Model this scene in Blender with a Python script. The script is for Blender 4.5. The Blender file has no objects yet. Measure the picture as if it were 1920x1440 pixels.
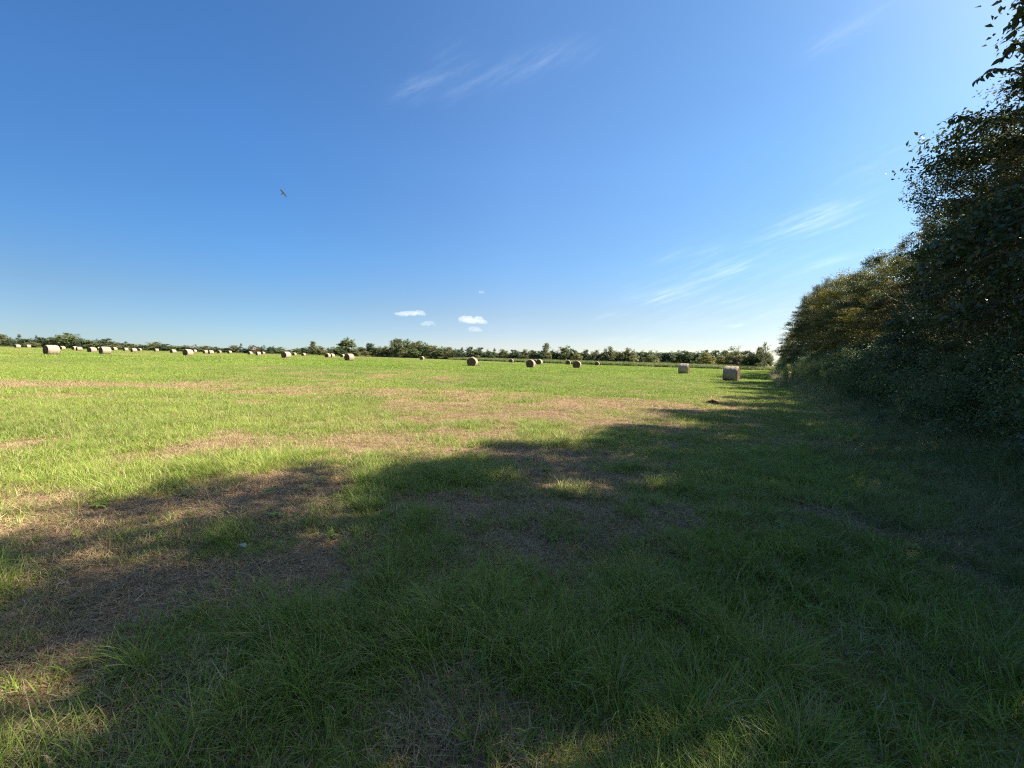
import bpy, bmesh, math, random
import numpy as np
from mathutils import Matrix, Vector, Euler

random.seed(7)
R = math.radians
sc = bpy.context.scene
COL = sc.collection

# ------------------------------------------------------------------ camera
CAM_Z = 1.6
F = 721.0                      # focal length in pixels of the 1920 px wide photograph
cam_d = bpy.data.cameras.new('camera')
cam_d.sensor_width = 36.0
cam_d.lens = 36.0 * F / 1920.0
cam_d.clip_start = 0.05
cam_d.clip_end = 30000.0
cam = bpy.data.objects.new('camera', cam_d)
COL.objects.link(cam)
CM = (Matrix.Translation((0, 0, CAM_Z)) @ Matrix.Rotation(R(90 - 3.9), 4, 'X') @ Matrix.Rotation(R(1.71), 4, 'Z'))
cam.matrix_world = CM
sc.camera = cam

# ------------------------------------------------------------------ sun, sky, exposure
SUN_AZ = 86.0                  # clockwise from the viewing direction (+Y)
SUN_EL = 42.0
sun_d = bpy.data.lights.new('sun', 'SUN')
sun_d.energy = 5.0
sun_d.angle = R(0.5)
sun_d.color = (1.0, 0.93, 0.82)
sun = bpy.data.objects.new('sun', sun_d)
COL.objects.link(sun)
sdir = Vector((math.sin(R(SUN_AZ)) * math.cos(R(SUN_EL)), math.cos(R(SUN_AZ)) * math.cos(R(SUN_EL)), math.sin(R(SUN_EL))))
sun.rotation_euler = sdir.to_track_quat('Z', 'Y').to_euler()
sun.location = (30, 0, 40)

world = bpy.data.worlds.new('World')
sc.world = world
world.use_nodes = True
SKY_STRENGTH = 0.0855

sc.view_settings.view_transform = 'Standard'
sc.view_settings.look = 'None'
sc.view_settings.gamma = 1.0
sc.view_settings.use_curve_mapping = False
sc.view_settings.exposure = 1.5
sc.render.engine = 'CYCLES'
cy = sc.cycles
cy.use_denoising = False
cy.use_adaptive_sampling = False
cy.max_bounces = 8
cy.diffuse_bounces = 4
cy.glossy_bounces = 2
cy.transmission_bounces = 4
cy.transparent_max_bounces = 8
cy.volume_bounces = 6
cy.sample_clamp_indirect = 6.0
cy.pixel_filter_type = 'BLACKMAN_HARRIS'
cy.filter_width = 1.2


# ------------------------------------------------------------------ pixel helpers (photo is 1920 x 1440)
def ray(px, py):
    v = Vector(((px - 960) / F, (720 - py) / F, -1.0))
    d = CM.to_3x3() @ v
    return d.normalized()


def smooth(a, b, x):
    t = np.clip((x - a) / (b - a), 0, 1)
    return t * t * (3 - 2 * t)


def at_depth(px, depth):
    """horizontal position seen at column px (near the horizon), at world depth y"""
    d = ray(px, 644 + (px - 95) * 0.0298)
    k = depth / d.y
    return d.x * k, depth


def z_at(px, py, x, y):
    """world height of the point above (x, y) seen at row py"""
    inv = CM.inverted()
    lo, hi = -5.0, 60.0
    for _ in range(40):
        m = (lo + hi) / 2
        p = inv @ Vector((x, y, m))
        r = 720 - F * p.y / -p.z
        if r > py:
            lo = m
        else:
            hi = m
    return lo


# ------------------------------------------------------------------ noise in numpy
def _hash(ix, iy, seed):
    h = (ix.astype(np.int64) * 374761393 + iy.astype(np.int64) * 668265263 + seed * 982451653) & 0x7fffffff
    h = ((h ^ (h >> 13)) * 1274126177) & 0x7fffffff
    h = (h ^ (h >> 16)) & 0xffff
    return h / 65535.0


def vnoise(x, y, seed=0):
    x = np.asarray(x, float)
    y = np.asarray(y, float)
    ix = np.floor(x)
    iy = np.floor(y)
    fx = x - ix
    fy = y - iy
    fx = fx * fx * (3 - 2 * fx)
    fy = fy * fy * (3 - 2 * fy)
    a = _hash(ix, iy, seed)
    b = _hash(ix + 1, iy, seed)
    c = _hash(ix, iy + 1, seed)
    d = _hash(ix + 1, iy + 1, seed)
    return (a * (1 - fx) + b * fx) * (1 - fy) + (c * (1 - fx) + d * fx) * fy


def fbm(x, y, s, octv=4, seed=0):
    v = 0
    amp = 1.0
    tot = 0
    for k in range(octv):
        v = v + amp * vnoise(x / s + 17.3 * k, y / s - 9.1 * k, seed + k)
        tot += amp
        amp *= 0.55
        s *= 0.5
    return v / tot


def terrain(x, y):
    x = np.asarray(x, float)
    y = np.asarray(y, float)
    r = np.hypot(x, y)
    z = -0.5 * smooth(80, 210, r) - 6.0 * smooth(500, 2500, r)
    z = z + 0.10 * (fbm(x, y, 16.0, 2, 40) - 0.5) * smooth(3, 20, r)
    z = z + 0.045 * (fbm(x, y, 0.9, 3, 44) - 0.5) * (1 - smooth(30, 80, r))
    z = z + 0.020 * (fbm(x, y, 0.16, 2, 48) - 0.5) * (1 - smooth(8, 20, r))
    # the strip under the hedgerow is a low bank
    q = (x - 4.0) * 0.838 + y * -0.545
    z = z + 0.18 * smooth(-1.5, 1.5, q) * (1 - smooth(90, 130, r))
    return z


def tz(x, y):
    return float(terrain(np.array([x]), np.array([y]))[0])


def on_ground(px, py):
    d = ray(px, py)
    z = 0.0
    for _ in range(6):
        k = (z - CAM_Z) / d.z
        x, y = d.x * k, d.y * k
        z = tz(x, y)
    return x, y


# green / straw patches of the field, as (centre px, centre py, half width px, half height px, weight)
PATCH = [
    (160, 722, 330, 7, -0.75), (480, 738, 140, 5, -0.6), (480, 690, 120, 3, -0.5), (700, 742, 200, 8, -0.35),
    (900, 760, 330, 13, -0.45), (1030, 775, 160, 14, -0.75), (1190, 795, 110, 14, -0.65), (1250, 770, 60, 9, -0.4),
    (330, 699, 260, 6, 0.45), (250, 738, 170, 7, 0.5), (120, 800, 330, 60, 0.55), (430, 770, 200, 18, 0.35),
    (640, 815, 130, 13, 0.4), (420, 815, 120, 14, 0.3), (1010, 812, 130, 8, 0.35), (1160, 828, 110, 10, 0.5), (1030, 690, 420, 9, 0.55),
    (1330, 720, 260, 16, 0.6), (1300, 790, 80, 12, 0.2), (70, 850, 150, 22, 0.3), (300, 905, 120, 9, 0.3),
    (560, 900, 120, 22, -0.5), (120, 935, 260, 30, -0.9), (60, 1010, 240, 40, -0.9), (470, 905, 150, 22, -0.6), (150, 960, 260, 28, -0.55), (430, 955, 140, 20, -0.45), (770, 850, 190, 12, -0.5), (350, 925, 300, 12, -0.35), (600, 790, 300, 8, -0.25), (1330, 800, 90, 8, -0.4), (470, 835, 60, 7, -0.6),
    (560, 795, 50, 4, -0.5), (1000, 850, 160, 8, -0.45), (1220, 862, 60, 9, -0.3),
    (650, 880, 60, 12, -0.6), (860, 885, 130, 17, 0.65), (780, 905, 110, 12, 0.4), (1060, 900, 150, 16, -0.3), (760, 1010, 75, 22, 0.8),
    (640, 1010, 110, 40, -0.5), (1080, 1000, 160, 60, -0.65), (240, 1060, 300, 50, -0.65), (450, 1100, 170, 40, -0.4), (200, 1180, 160, 40, -0.7),
    (150, 1300, 190, 80, -0.55), (60, 1390, 130, 40, 0.1), (480, 1220, 180, 80, 0.7), (650, 1130, 200, 40, 0.45), (700, 1330, 140, 110, 0.4),
    (860, 1300, 60, 110, -0.65), (1250, 1260, 130, 50, -0.4), (1100, 1200, 200, 90, 0.4), (950, 1080, 120, 40, 0.35), (1500, 900, 260, 90, 0.7),
    (1400, 1100, 260, 160, 0.55), (1320, 1050, 70, 30, -0.3), (1430, 940, 70, 12, -0.3), (1430, 832, 60, 6, -0.5), (1700, 1300, 300, 200, 0.4),
    (1640, 850, 140, 14, -0.6),
]
PW = []
for (cx, cy_, rx, ry, w) in PATCH:
    x0, y0 = on_ground(cx, cy_)
    ax, ay = on_ground(cx + rx, cy_)
    bx, by = on_ground(cx, cy_ + ry)
    tx, ty = on_ground(cx, cy_ - min(ry, (cy_ - 672) * 0.6))
    A = np.array([[ax - x0, (bx - tx) / 2], [ay - y0, (by - ty) / 2]])
    PW.append((x0, y0, np.linalg.inv(A), w if w > 0 else w * (0.72 if y0 < 6.5 else 1.1)))


def green_mask(x, y):
    x = np.asarray(x, float)
    y = np.asarray(y, float)
    r = np.hypot(x, y)
    wx = x + 0.5 * (fbm(x, y, 1.2, 2, 3) - 0.5) * np.clip(r / 5, .4, 3)
    wy = y + 0.5 * (fbm(x, y, 1.2, 2, 5) - 0.5) * np.clip(r / 5, .4, 3)
    g = 0.36 + 1.5 * (fbm(wx, wy * 0.8, 2.2, 5, 11) - 0.5) + 0.9 * (fbm(x, y, 9.0, 3, 19) - 0.5) * smooth(8, 30, r)
    for (x0, y0, Ai, w) in PW:
        dx = wx - x0
        dy = wy - y0
        u = Ai[0, 0] * dx + Ai[0, 1] * dy
        v = Ai[1, 0] * dx + Ai[1, 1] * dy
        g = g + w * np.exp(-(u * u + v * v) ** 1.3)
    g = g + 0.9 * (fbm(x * 0.12 + 9, y, 2.6, 3, 23) - 0.5) * smooth(9, 18, r) * (1 - 0.6 * smooth(45, 90, r))
    g = g + 0.40 * smooth(22, 55, r) + 0.8 * (fbm(x, y, 0.5, 3, 29) - 0.5)
    g = 0.5 + (g - 0.5) * 1.25 + 0.8 * (fbm(x, y, 0.25, 2, 37) - 0.5)
    isl = smooth(0.56, 0.70, fbm(x + 40, y, 0.7, 3, 81))
    g = np.maximum(g, 0.08 + 0.55 * isl)
    bare = smooth(0.57, 0.70, fbm(x - 30, y, 1.3, 4, 83)) * (1 - 0.5 * smooth(30, 60, r))
    g = np.minimum(g, 1.0 - 0.75 * bare)
    return np.clip(g, 0.08, 1)


# ------------------------------------------------------------------ objects and tags
def tag(o, label=None, cat=None, group=None, kind=None):
    if label:
        o['label'] = label
    if cat:
        o['category'] = cat
    if group:
        o['group'] = group
    if kind:
        o['kind'] = kind
    return o


def empty(name, loc=(0, 0, 0), rz=0.0, scale=(1, 1, 1)):
    o = bpy.data.objects.new(name, None)
    o.empty_display_size = 0.2
    COL.objects.link(o)
    o.location = loc
    o.rotation_euler = (0, 0, rz)
    o.scale = scale
    return o


def link(name, mesh, parent=None, loc=None, rot=None, scale=None):
    o = bpy.data.objects.new(name, mesh)
    COL.objects.link(o)
    if parent:
        o.parent = parent
    if loc is not None:
        o.location = loc
    if rot is not None:
        o.rotation_euler = rot
    if scale is not None:
        o.scale = scale
    return o


def make_mesh(name, V, quads=None, tris=None, mat=None, fattr=None, smooth_shade=False, vattr=None):
    """fast mesh from numpy arrays; fattr: dict of per-face floats (quads first, then tris)"""
    m = bpy.data.meshes.new(name)
    quads = np.zeros((0, 4), int) if quads is None else np.asarray(quads)
    tris = np.zeros((0, 3), int) if tris is None else np.asarray(tris)
    nq, nt = len(quads), len(tris)
    m.vertices.add(len(V))
    m.vertices.foreach_set('co', np.asarray(V, np.float32).ravel())
    m.loops.add(nq * 4 + nt * 3)
    m.loops.foreach_set('vertex_index', np.concatenate([quads.ravel(), tris.ravel()]).astype(np.int32))
    m.polygons.add(nq + nt)
    st = np.concatenate([np.arange(nq) * 4, nq * 4 + np.arange(nt) * 3]).astype(np.int32)
    m.polygons.foreach_set('loop_start', st)
    if smooth_shade:
        m.polygons.foreach_set('use_smooth', np.ones(nq + nt, bool))
    m.update(calc_edges=True)
    for k, a in (fattr or {}).items():
        at = m.attributes.new(k, 'FLOAT', 'FACE')
        at.data.foreach_set('value', np.asarray(a, np.float32))
    for k, a in (vattr or {}).items():
        at = m.attributes.new(k, 'FLOAT', 'POINT')
        at.data.foreach_set('value', np.asarray(a, np.float32))
    if mat:
        m.materials.append(mat)
    return m


# ------------------------------------------------------------------ materials
class N:
    def __init__(s, mat):
        mat.use_nodes = True
        s.nt = mat.node_tree
        s.nt.nodes.clear()

    def n(s, t, **kw):
        nd = s.nt.nodes.new(t)
        for k, v in kw.items():
            setattr(nd, k, v)
        return nd

    def l(s, a, b):
        s.nt.links.new(a, b)

    def put(s, sock, v):
        if hasattr(v, 'links') or isinstance(v, bpy.types.NodeSocket):
            s.l(v, sock)
        else:
            sock.default_value = v

    def math(s, op, a, b=0.0, c=None, clamp=False):
        m = s.n('ShaderNodeMath', operation=op, use_clamp=clamp)
        s.put(m.inputs[0], a)
        s.put(m.inputs[1], b)
        if c is not None:
            s.put(m.inputs[2], c)
        return m.outputs[0]

    def mix(s, f, a, b):
        m = s.n('ShaderNodeMix', data_type='RGBA')
        s.put(m.inputs[0], f)
        s.put(m.inputs[6], (*a, 1) if isinstance(a, tuple) and len(a) == 3 else a)
        s.put(m.inputs[7], (*b, 1) if isinstance(b, tuple) and len(b) == 3 else b)
        return m.outputs[2]

    def noise(s, vec, scale, detail=3, rough=0.55):
        t = s.n('ShaderNodeTexNoise')
        if vec is not None:
            s.l(vec, t.inputs['Vector'])
        t.inputs['Scale'].default_value = scale
        t.inputs['Detail'].default_value = detail
        t.inputs['Roughness'].default_value = rough
        return t.outputs['Fac']

    def ss(s, a, b, v):
        m = s.n('ShaderNodeMapRange', interpolation_type='SMOOTHSTEP')
        s.put(m.inputs['Value'], v)
        s.put(m.inputs['From Min'], a)
        s.put(m.inputs['From Max'], b)
        return m.outputs['Result']

    def attr(s, name, kind='GEOMETRY'):
        a = s.n('ShaderNodeAttribute', attribute_name=name, attribute_type=kind)
        return a.outputs['Fac']

    def leafy(s, col, trans=0.35, rough=0.55, spec=0.25, tcol=None):
        p = s.n('ShaderNodeBsdfPrincipled')
        s.put(p.inputs['Base Color'], col)
        p.inputs['Roughness'].default_value = rough
        p.inputs['Specular IOR Level'].default_value = spec
        t = s.n('ShaderNodeBsdfTranslucent')
        s.put(t.inputs['Color'], tcol if tcol is not None else col)
        m = s.n('ShaderNodeMixShader')
        m.inputs[0].default_value = trans
        s.l(p.outputs[0], m.inputs[1])
        s.l(t.outputs[0], m.inputs[2])
        o = s.n('ShaderNodeOutputMaterial')
        s.l(m.outputs[0], o.inputs[0])
        return p

    def solid(s, col, rough=0.8, spec=0.2, bump=None, bstr=0.4, bdist=0.02):
        p = s.n('ShaderNodeBsdfPrincipled')
        s.put(p.inputs['Base Color'], col)
        s.put(p.inputs['Roughness'], rough)
        p.inputs['Specular IOR Level'].default_value = spec
        if bump is not None:
            b = s.n('ShaderNodeBump')
            b.inputs['Strength'].default_value = bstr
            b.inputs['Distance'].default_value = bdist
            s.l(bump, b.inputs['Height'])
            s.l(b.outputs[0], p.inputs['Normal'])
        o = s.n('ShaderNodeOutputMaterial')
        s.l(p.outputs[0], o.inputs[0])
        return p


def new_mat(name):
    m = bpy.data.materials.new(name)
    return m, N(m)


def leaf_material(name, dark, light, accent, accent_cut=0.93, trans=0.3, spec=0.25):
    m, s = new_mat(name)
    t = s.attr('tone')
    big = s.attr('clump')
    f = s.math('ADD', s.math('MULTIPLY', t, 0.55), s.math('MULTIPLY', big, 0.5), clamp=True)
    c = s.mix(f, dark, light)
    a = s.ss(accent_cut, accent_cut + 0.04, t)
    c = s.mix(a, c, accent)
    tc = s.mix(0.5, c, (light[0] * 1.9, light[1] * 1.7, light[2] * 0.9))
    s.leafy(c, trans, 0.5, spec, tc)
    return m


M = {}
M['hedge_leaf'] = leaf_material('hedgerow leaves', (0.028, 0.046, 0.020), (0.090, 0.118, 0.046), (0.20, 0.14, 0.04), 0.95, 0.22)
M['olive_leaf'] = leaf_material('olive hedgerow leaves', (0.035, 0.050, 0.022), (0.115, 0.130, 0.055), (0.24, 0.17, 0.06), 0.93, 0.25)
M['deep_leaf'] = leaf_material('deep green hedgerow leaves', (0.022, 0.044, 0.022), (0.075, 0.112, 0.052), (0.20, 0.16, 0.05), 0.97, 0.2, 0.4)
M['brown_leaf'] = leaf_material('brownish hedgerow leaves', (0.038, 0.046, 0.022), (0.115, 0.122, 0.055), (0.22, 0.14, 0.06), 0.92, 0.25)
M['weed_leaf'] = leaf_material('olive weed leaves', (0.12, 0.15, 0.05), (0.34, 0.37, 0.14), (0.55, 0.48, 0.2), 0.8, 0.45)
M['yellow_leaf'] = leaf_material('yellowing leaves', (0.06, 0.07, 0.018), (0.16, 0.15, 0.035), (0.30, 0.20, 0.04), 0.85, 0.4)
M['shrub_leaf'] = leaf_material('undergrowth leaves', (0.045, 0.075, 0.034), (0.14, 0.20, 0.095), (0.26, 0.19, 0.08), 0.95)
M['far_green'] = leaf_material('far broadleaf crown', (0.055, 0.078, 0.034), (0.17, 0.205, 0.085), (0.24, 0.23, 0.11), 0.93)
M['far_dark'] = leaf_material('far cedar crown', (0.036, 0.056, 0.030), (0.10, 0.135, 0.065), (0.15, 0.15, 0.08), 0.95)
M['far_yellow'] = leaf_material('far yellow green crown', (0.10, 0.11, 0.035), (0.26, 0.26, 0.09), (0.30, 0.25, 0.1), 0.9)
M['far_red'] = leaf_material('far russet crown', (0.11, 0.06, 0.035), (0.22, 0.13, 0.08), (0.14, 0.14, 0.06), 0.8)
M['far_olive'] = leaf_material('far olive crown', (0.08, 0.092, 0.042), (0.21, 0.22, 0.10), (0.29, 0.25, 0.14), 0.9)

m, s = new_mat('bark')
tc = s.n('ShaderNodeTexCoord').outputs['Object']
nz = s.noise(tc, 9.0, 5)
s.solid(s.mix(nz, (0.07, 0.055, 0.04), (0.2, 0.17, 0.13)), 0.9, 0.1, nz, 0.7, 0.03)
M['bark'] = m


def grass_material(name, g0, g1, s0, s1, trans=0.4, spec=0.3):
    m, s = new_mat(name)
    t = s.attr('tone')
    g = s.attr('green', 'INSTANCER')
    v = s.attr('shade', 'INSTANCER')
    al = s.attr('along')
    f = s.ss(-0.12, 0.12, s.math('SUBTRACT', s.math('SUBTRACT', s.math('MULTIPLY', g, 1.15), t), s.math('MULTIPLY', al, 0.10)))
    t2 = s.math('FRACT', s.math('ADD', s.math('MULTIPLY', t, 7.31), v))
    gc = s.mix(s.math('ADD', s.math('MULTIPLY', t2, 0.5), s.math('MULTIPLY', v, 0.5)), g0, g1)
    sc_ = s.mix(t2, s0, s1)
    c = s.mix(f, sc_, gc)
    s.leafy(c, trans, 0.45, spec)
    return m


M['grass'] = grass_material('meadow grass blades', (0.140, 0.235, 0.030), (0.365, 0.44, 0.072), (0.34, 0.23, 0.10), (0.64, 0.51, 0.27), 0.4, 0.32)
M['thatch'] = grass_material('dead cut grass', (0.14, 0.20, 0.05), (0.28, 0.33, 0.10), (0.24, 0.145, 0.075), (0.56, 0.41, 0.22), 0.2)
M['tall_grass'] = grass_material('tall rank grass', (0.09, 0.15, 0.035), (0.22, 0.29, 0.075), (0.25, 0.20, 0.09), (0.50, 0.43, 0.22), 0.4, 0.25)

# ground
m, s = new_mat('field soil and thatch')
geo = s.n('ShaderNodeNewGeometry').outputs['Position']
g = s.attr('green')
n1 = s.noise(geo, 5.0, 6, 0.65)
n2 = s.noise(geo, 42.0, 4, 0.7)
n3 = s.noise(geo, 0.9, 4, 0.6)
soil = s.mix(n2, (0.13, 0.072, 0.040), (0.35, 0.215, 0.115))
soil = s.mix(s.ss(0.45, 0.75, n1), soil, (0.40, 0.29, 0.165))
turf = s.mix(n2, (0.09, 0.12, 0.018), (0.26, 0.30, 0.045))
turf = s.mix(s.ss(0.55, 0.8, n1), turf, (0.34, 0.31, 0.12))
f = s.ss(0.45, 0.9, s.math('ADD', g, s.math('MULTIPLY', s.math('SUBTRACT', n1, 0.5), 0.6)))
s.solid(s.mix(f, soil, turf), 0.95, 0.08, s.math('ADD', n2, n1), 0.9, 0.03)
M['ground'] = m

# bales
m, s = new_mat('net wrapped hay')
tc = s.n('ShaderNodeTexCoord').outputs['Object']
mp = s.n('ShaderNodeMapping')
s.l(tc, mp.inputs[0])
mp.inputs['Scale'].default_value = (1, 14, 1)
nA = s.noise(mp.outputs[0], 3.0, 4)
nB = s.noise(tc, 2.2, 4)
nC = s.noise(tc, 38, 3, 0.7)
oi = s.n('ShaderNodeObjectInfo').outputs['Random']
c = s.mix(nA, (0.26, 0.20, 0.14), (0.45, 0.365, 0.27))
c = s.mix(s.ss(0.5, 0.72, nB), c, (0.24, 0.165, 0.11))
c = s.mix(s.math('MULTIPLY', nC, 0.35), c, (0.16, 0.11, 0.07))
c = s.mix(s.math('MULTIPLY', oi, 0.35), c, (0.40, 0.33, 0.24))
s.solid(c, 0.75, 0.15, s.math('ADD', nA, nC), 0.6, 0.03)
M['bale_side'] = m
m, s = new_mat('cut hay end')
tc = s.n('ShaderNodeTexCoord').outputs['Object']
nA = s.noise(tc, 26, 4, 0.7)
nB = s.noise(tc, 3, 3)
rad = s.attr('ring')
c = s.mix(nA, (0.075, 0.05, 0.03), (0.28, 0.20, 0.12))
c = s.mix(s.math('MULTIPLY', rad, 0.5), c, (0.05, 0.035, 0.022))
c = s.mix(s.ss(0.5, 0.8, nB), c, (0.15, 0.11, 0.07))
s.solid(c, 0.95, 0.05, nA, 0.8, 0.03)
M['bale_end'] = m

m, s = new_mat('dark plumage')
tc = s.n('ShaderNodeTexCoord').outputs['Object']
s.solid(s.mix(s.noise(tc, 6, 3), (0.012, 0.011, 0.010), (0.05, 0.042, 0.035)), 0.7, 0.2)
M['feather'] = m
m, s = new_mat('dead leaf')
tc = s.n('ShaderNodeTexCoord').outputs['Object']
s.leafy(s.mix(s.noise(tc, 30, 3), (0.14, 0.08, 0.045), (0.34, 0.23, 0.14)), 0.25)
M['dead_leaf'] = m
m, s = new_mat('pale green leaf')
tc = s.n('ShaderNodeTexCoord').outputs['Object']
s.leafy(s.mix(s.noise(tc, 30, 3), (0.20, 0.34, 0.22), (0.36, 0.52, 0.36)), 0.25)
M['pale_leaf'] = m
m, s = new_mat('goldenrod flower')
tc = s.n('ShaderNodeTexCoord').outputs['Object']
s.leafy(s.mix(s.noise(tc, 14, 3), (0.25, 0.24, 0.07), (0.58, 0.52, 0.18)), 0.3)
M['golden'] = m
m = bpy.data.materials.new('cloud')
s = N(m)
pv = s.n('ShaderNodeVolumePrincipled')
pv.inputs['Color'].default_value = (0.995, 0.995, 1, 1)
pv.inputs['Density'].default_value = 0.008
pv.inputs['Anisotropy'].default_value = 0.0
o = s.n('ShaderNodeOutputMaterial')
s.l(pv.outputs[0], o.inputs['Volume'])
M['cloud'] = m
M['cloud_density'] = pv

# ------------------------------------------------------------------ world: Nishita sky with thin cirrus
wn = N(world)
sky = wn.n('ShaderNodeTexSky', sky_type='NISHITA', sun_disc=False)
sky.sun_elevation = R(SUN_EL)
sky.sun_rotation = R(SUN_AZ)
sky.altitude = 200
sky.air_density = 1.0
sky.dust_density = 0.0
sky.ozone_density = 3.0
bg = wn.n('ShaderNodeBackground')
bg.inputs['Strength'].default_value = SKY_STRENGTH
wo = wn.n('ShaderNodeOutputWorld')
wn.l(bg.outputs[0], wo.inputs[0])
dirv = wn.n('ShaderNodeTexCoord').outputs['Generated']
# common streak frame: cirrus filaments run up to the right
ca = ray(1380, 480)
cb = ray(1560, 408)
tdir = (cb - ca).normalized()
ndir = tdir.cross(ca).normalized()


def dot(v, d):
    m_ = wn.n('ShaderNodeVectorMath', operation='DOT_PRODUCT')
    wn.l(v, m_.inputs[0])
    m_.inputs[1].default_value = tuple(d)
    return m_.outputs['Value']


comb = wn.n('ShaderNodeCombineXYZ')
wn.l(wn.math('MULTIPLY', dot(dirv, tdir), 2.6), comb.inputs[0])
wn.l(wn.math('MULTIPLY', dot(dirv, ndir), 22.0), comb.inputs[1])
wn.l(wn.math('MULTIPLY', dot(dirv, ca), 3.0), comb.inputs[2])
fil = wn.noise(comb.outputs[0], 3.0, 8, 0.68)
fil = wn.ss(0.38, 0.78, fil)
nf = wn.noise(dirv, 9.0, 5, 0.6)
warp = wn.math('MULTIPLY', wn.math('SUBTRACT', nf, 0.5), 1.6)
# (x1, y1, x2, y2, half width px, strength)
STREAK = [(740, 182, 850, 146, 15, 0.16), (900, 152, 1090, 90, 17, 0.12), (1430, 440, 1620, 378, 15, 0.33), (1490, 445, 1600, 412, 7, 0.30),
          (1190, 562, 1300, 545, 11, 0.30), (1300, 522, 1420, 492, 15, 0.25), (1470, 520, 1600, 478, 12, 0.19), (1230, 486, 1360, 466, 9, 0.15),
          (1350, 568, 1400, 558, 5, 0.18), (1345, 612, 1400, 609, 3, 0.30), (1130, 640, 1240, 636, 7, 0.15), (1500, 100, 1680, 10, 16, 0.11),
          (1120, 596, 1190, 588, 6, 0.18),
          (1180, 560, 1620, 440, 60, 0.10), (1250, 600, 1500, 575, 30, 0.12), (820, 150, 900, 130, 40, 0.06), (1560, 330, 1760, 280, 30, 0.10)]
tot = None
for (x1, y1, x2, y2, hw, st) in STREAK:
    a_, b_ = ray(x1, y1), ray(x2, y2)
    c_ = (a_ + b_).normalized()
    t_ = (b_ - a_).normalized()
    n_ = t_.cross(c_).normalized()
    hl = (b_ - a_).length / 2
    cosf = max(0.5, c_.dot(ray(960, 670)))
    w_ = hw / F * cosf
    u = wn.math('MULTIPLY', dot(dirv, t_), 1 / hl)
    v = wn.math('ADD', wn.math('MULTIPLY', dot(dirv, n_), 1 / w_), warp)
    q = wn.math('ADD', wn.math('POWER', wn.math('ABSOLUTE', u), 2.6), wn.math('MULTIPLY', v, v))
    e = wn.math('EXPONENT', wn.math('MULTIPLY', q, -0.9))
    front = wn.math('GREATER_THAN', dot(dirv, c_), 0.2)
    e = wn.math('MULTIPLY', wn.math('MULTIPLY', e, st), front)
    tot = e if tot is None else wn.math('ADD', tot, e)
cf = wn.math('MULTIPLY', wn.math('MULTIPLY', tot, 0.72), wn.math('ADD', wn.math('MULTIPLY', fil, 1.2), 0.12), clamp=True)
hs = wn.n('ShaderNodeHueSaturation')
hs.inputs['Saturation'].default_value = 1.0
hs.inputs['Value'].default_value = 1.0
wn.l(sky.outputs[0], hs.inputs['Color'])


# the air is hazier towards the sun and a deeper blue away from it; the horizon pales
def ramp(v, stops):
    r_ = wn.n('ShaderNodeValToRGB')
    wn.l(v, r_.inputs[0])
    el = r_.color_ramp.elements
    while len(el) < len(stops):
        el.new(0.5)
    for e_, (p_, c_) in zip(el, stops):
        e_.position = p_
        e_.color = (*c_, 1)
    return r_.outputs[0]


def mul(a, b):
    m_ = wn.n('ShaderNodeMix', data_type='RGBA', blend_type='MULTIPLY')
    m_.inputs[0].default_value = 1.0
    wn.l(a, m_.inputs[6])
    wn.l(b, m_.inputs[7])
    return m_.outputs[2]


hsun = wn.math('ADD', wn.math('MULTIPLY', dot(dirv, (math.sin(R(SUN_AZ)), math.cos(R(SUN_AZ)), 0)), 0.5), 0.5)
az_t = ramp(hsun, [(0.135, (.267, .467, .653)), (0.265, (.347, .60, .813)), (0.535, (.60, .787, .92)), (0.785, (.667, .833, .867)), (1.0, (.95, .98, .92))])
el_t = ramp(dot(dirv, (0, 0, 1)), [(0.0, (.84, .65, .68)), (0.06, (.88, .66, .64)), (0.11, (.93, .70, .63)), (0.22, (.90, .85, .82)), (0.42, (1, 1, 1))])
base_sky = mul(mul(hs.outputs[0], az_t), el_t)
glow = wn.math('POWER', wn.math('MAXIMUM', dot(dirv, sdir), 0.0), 14.0)
gl = wn.n('ShaderNodeMix', data_type='RGBA', blend_type='ADD')
wn.l(glow, gl.inputs[0])
wn.l(base_sky, gl.inputs[6])
gl.inputs[7].default_value = (8.0, 7.4, 6.2, 1)
skyc = wn.mix(cf, gl.outputs[2], (5.5, 6.2, 6.9))
wn.l(skyc, bg.inputs['Color'])

# ------------------------------------------------------------------ ground sheet
rings = np.concatenate([[0.0], 0.35 * np.exp(np.arange(0, 430) * 0.0213), [5000.0]])
na = 330
# finer azimuth steps in front
tt = np.linspace(0, 1, na, endpoint=False)
az = 2 * np.pi * tt - 0.55 * np.sin(2 * np.pi * tt)          # dense around azimuth 0 (+Y)
RR, AA = np.meshgrid(rings[1:], az, indexing='ij')
X = RR * np.sin(AA)
Y = RR * np.cos(AA)
Z = terrain(X, Y)
V = np.concatenate([[[0, 0, tz(0, 0)]], np.stack([X.ravel(), Y.ravel(), Z.ravel()], 1)])
nr = len(rings) - 1
ii = np.arange(nr - 1)[:, None] * na
jj = np.arange(na)[None, :]
j2 = (jj + 1) % na
quads = np.stack([1 + ii + jj, 1 + ii + na + jj, 1 + ii + na + j2, 1 + ii + j2], -1).reshape(-1, 4)[:, ::-1]
tris = np.stack([np.zeros(na, int), 1 + np.arange(na), 1 + (np.arange(na) + 1) % na], 1)[:, ::-1]
gm = green_mask(V[:, 0], V[:, 1])
gmesh = make_mesh('ground', V, quads, tris, M['ground'], smooth_shade=True, vattr={'green': gm})
ground = tag(link('ground', gmesh), 'level hay meadow of green and straw coloured turf', None, None, 'structure')


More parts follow.
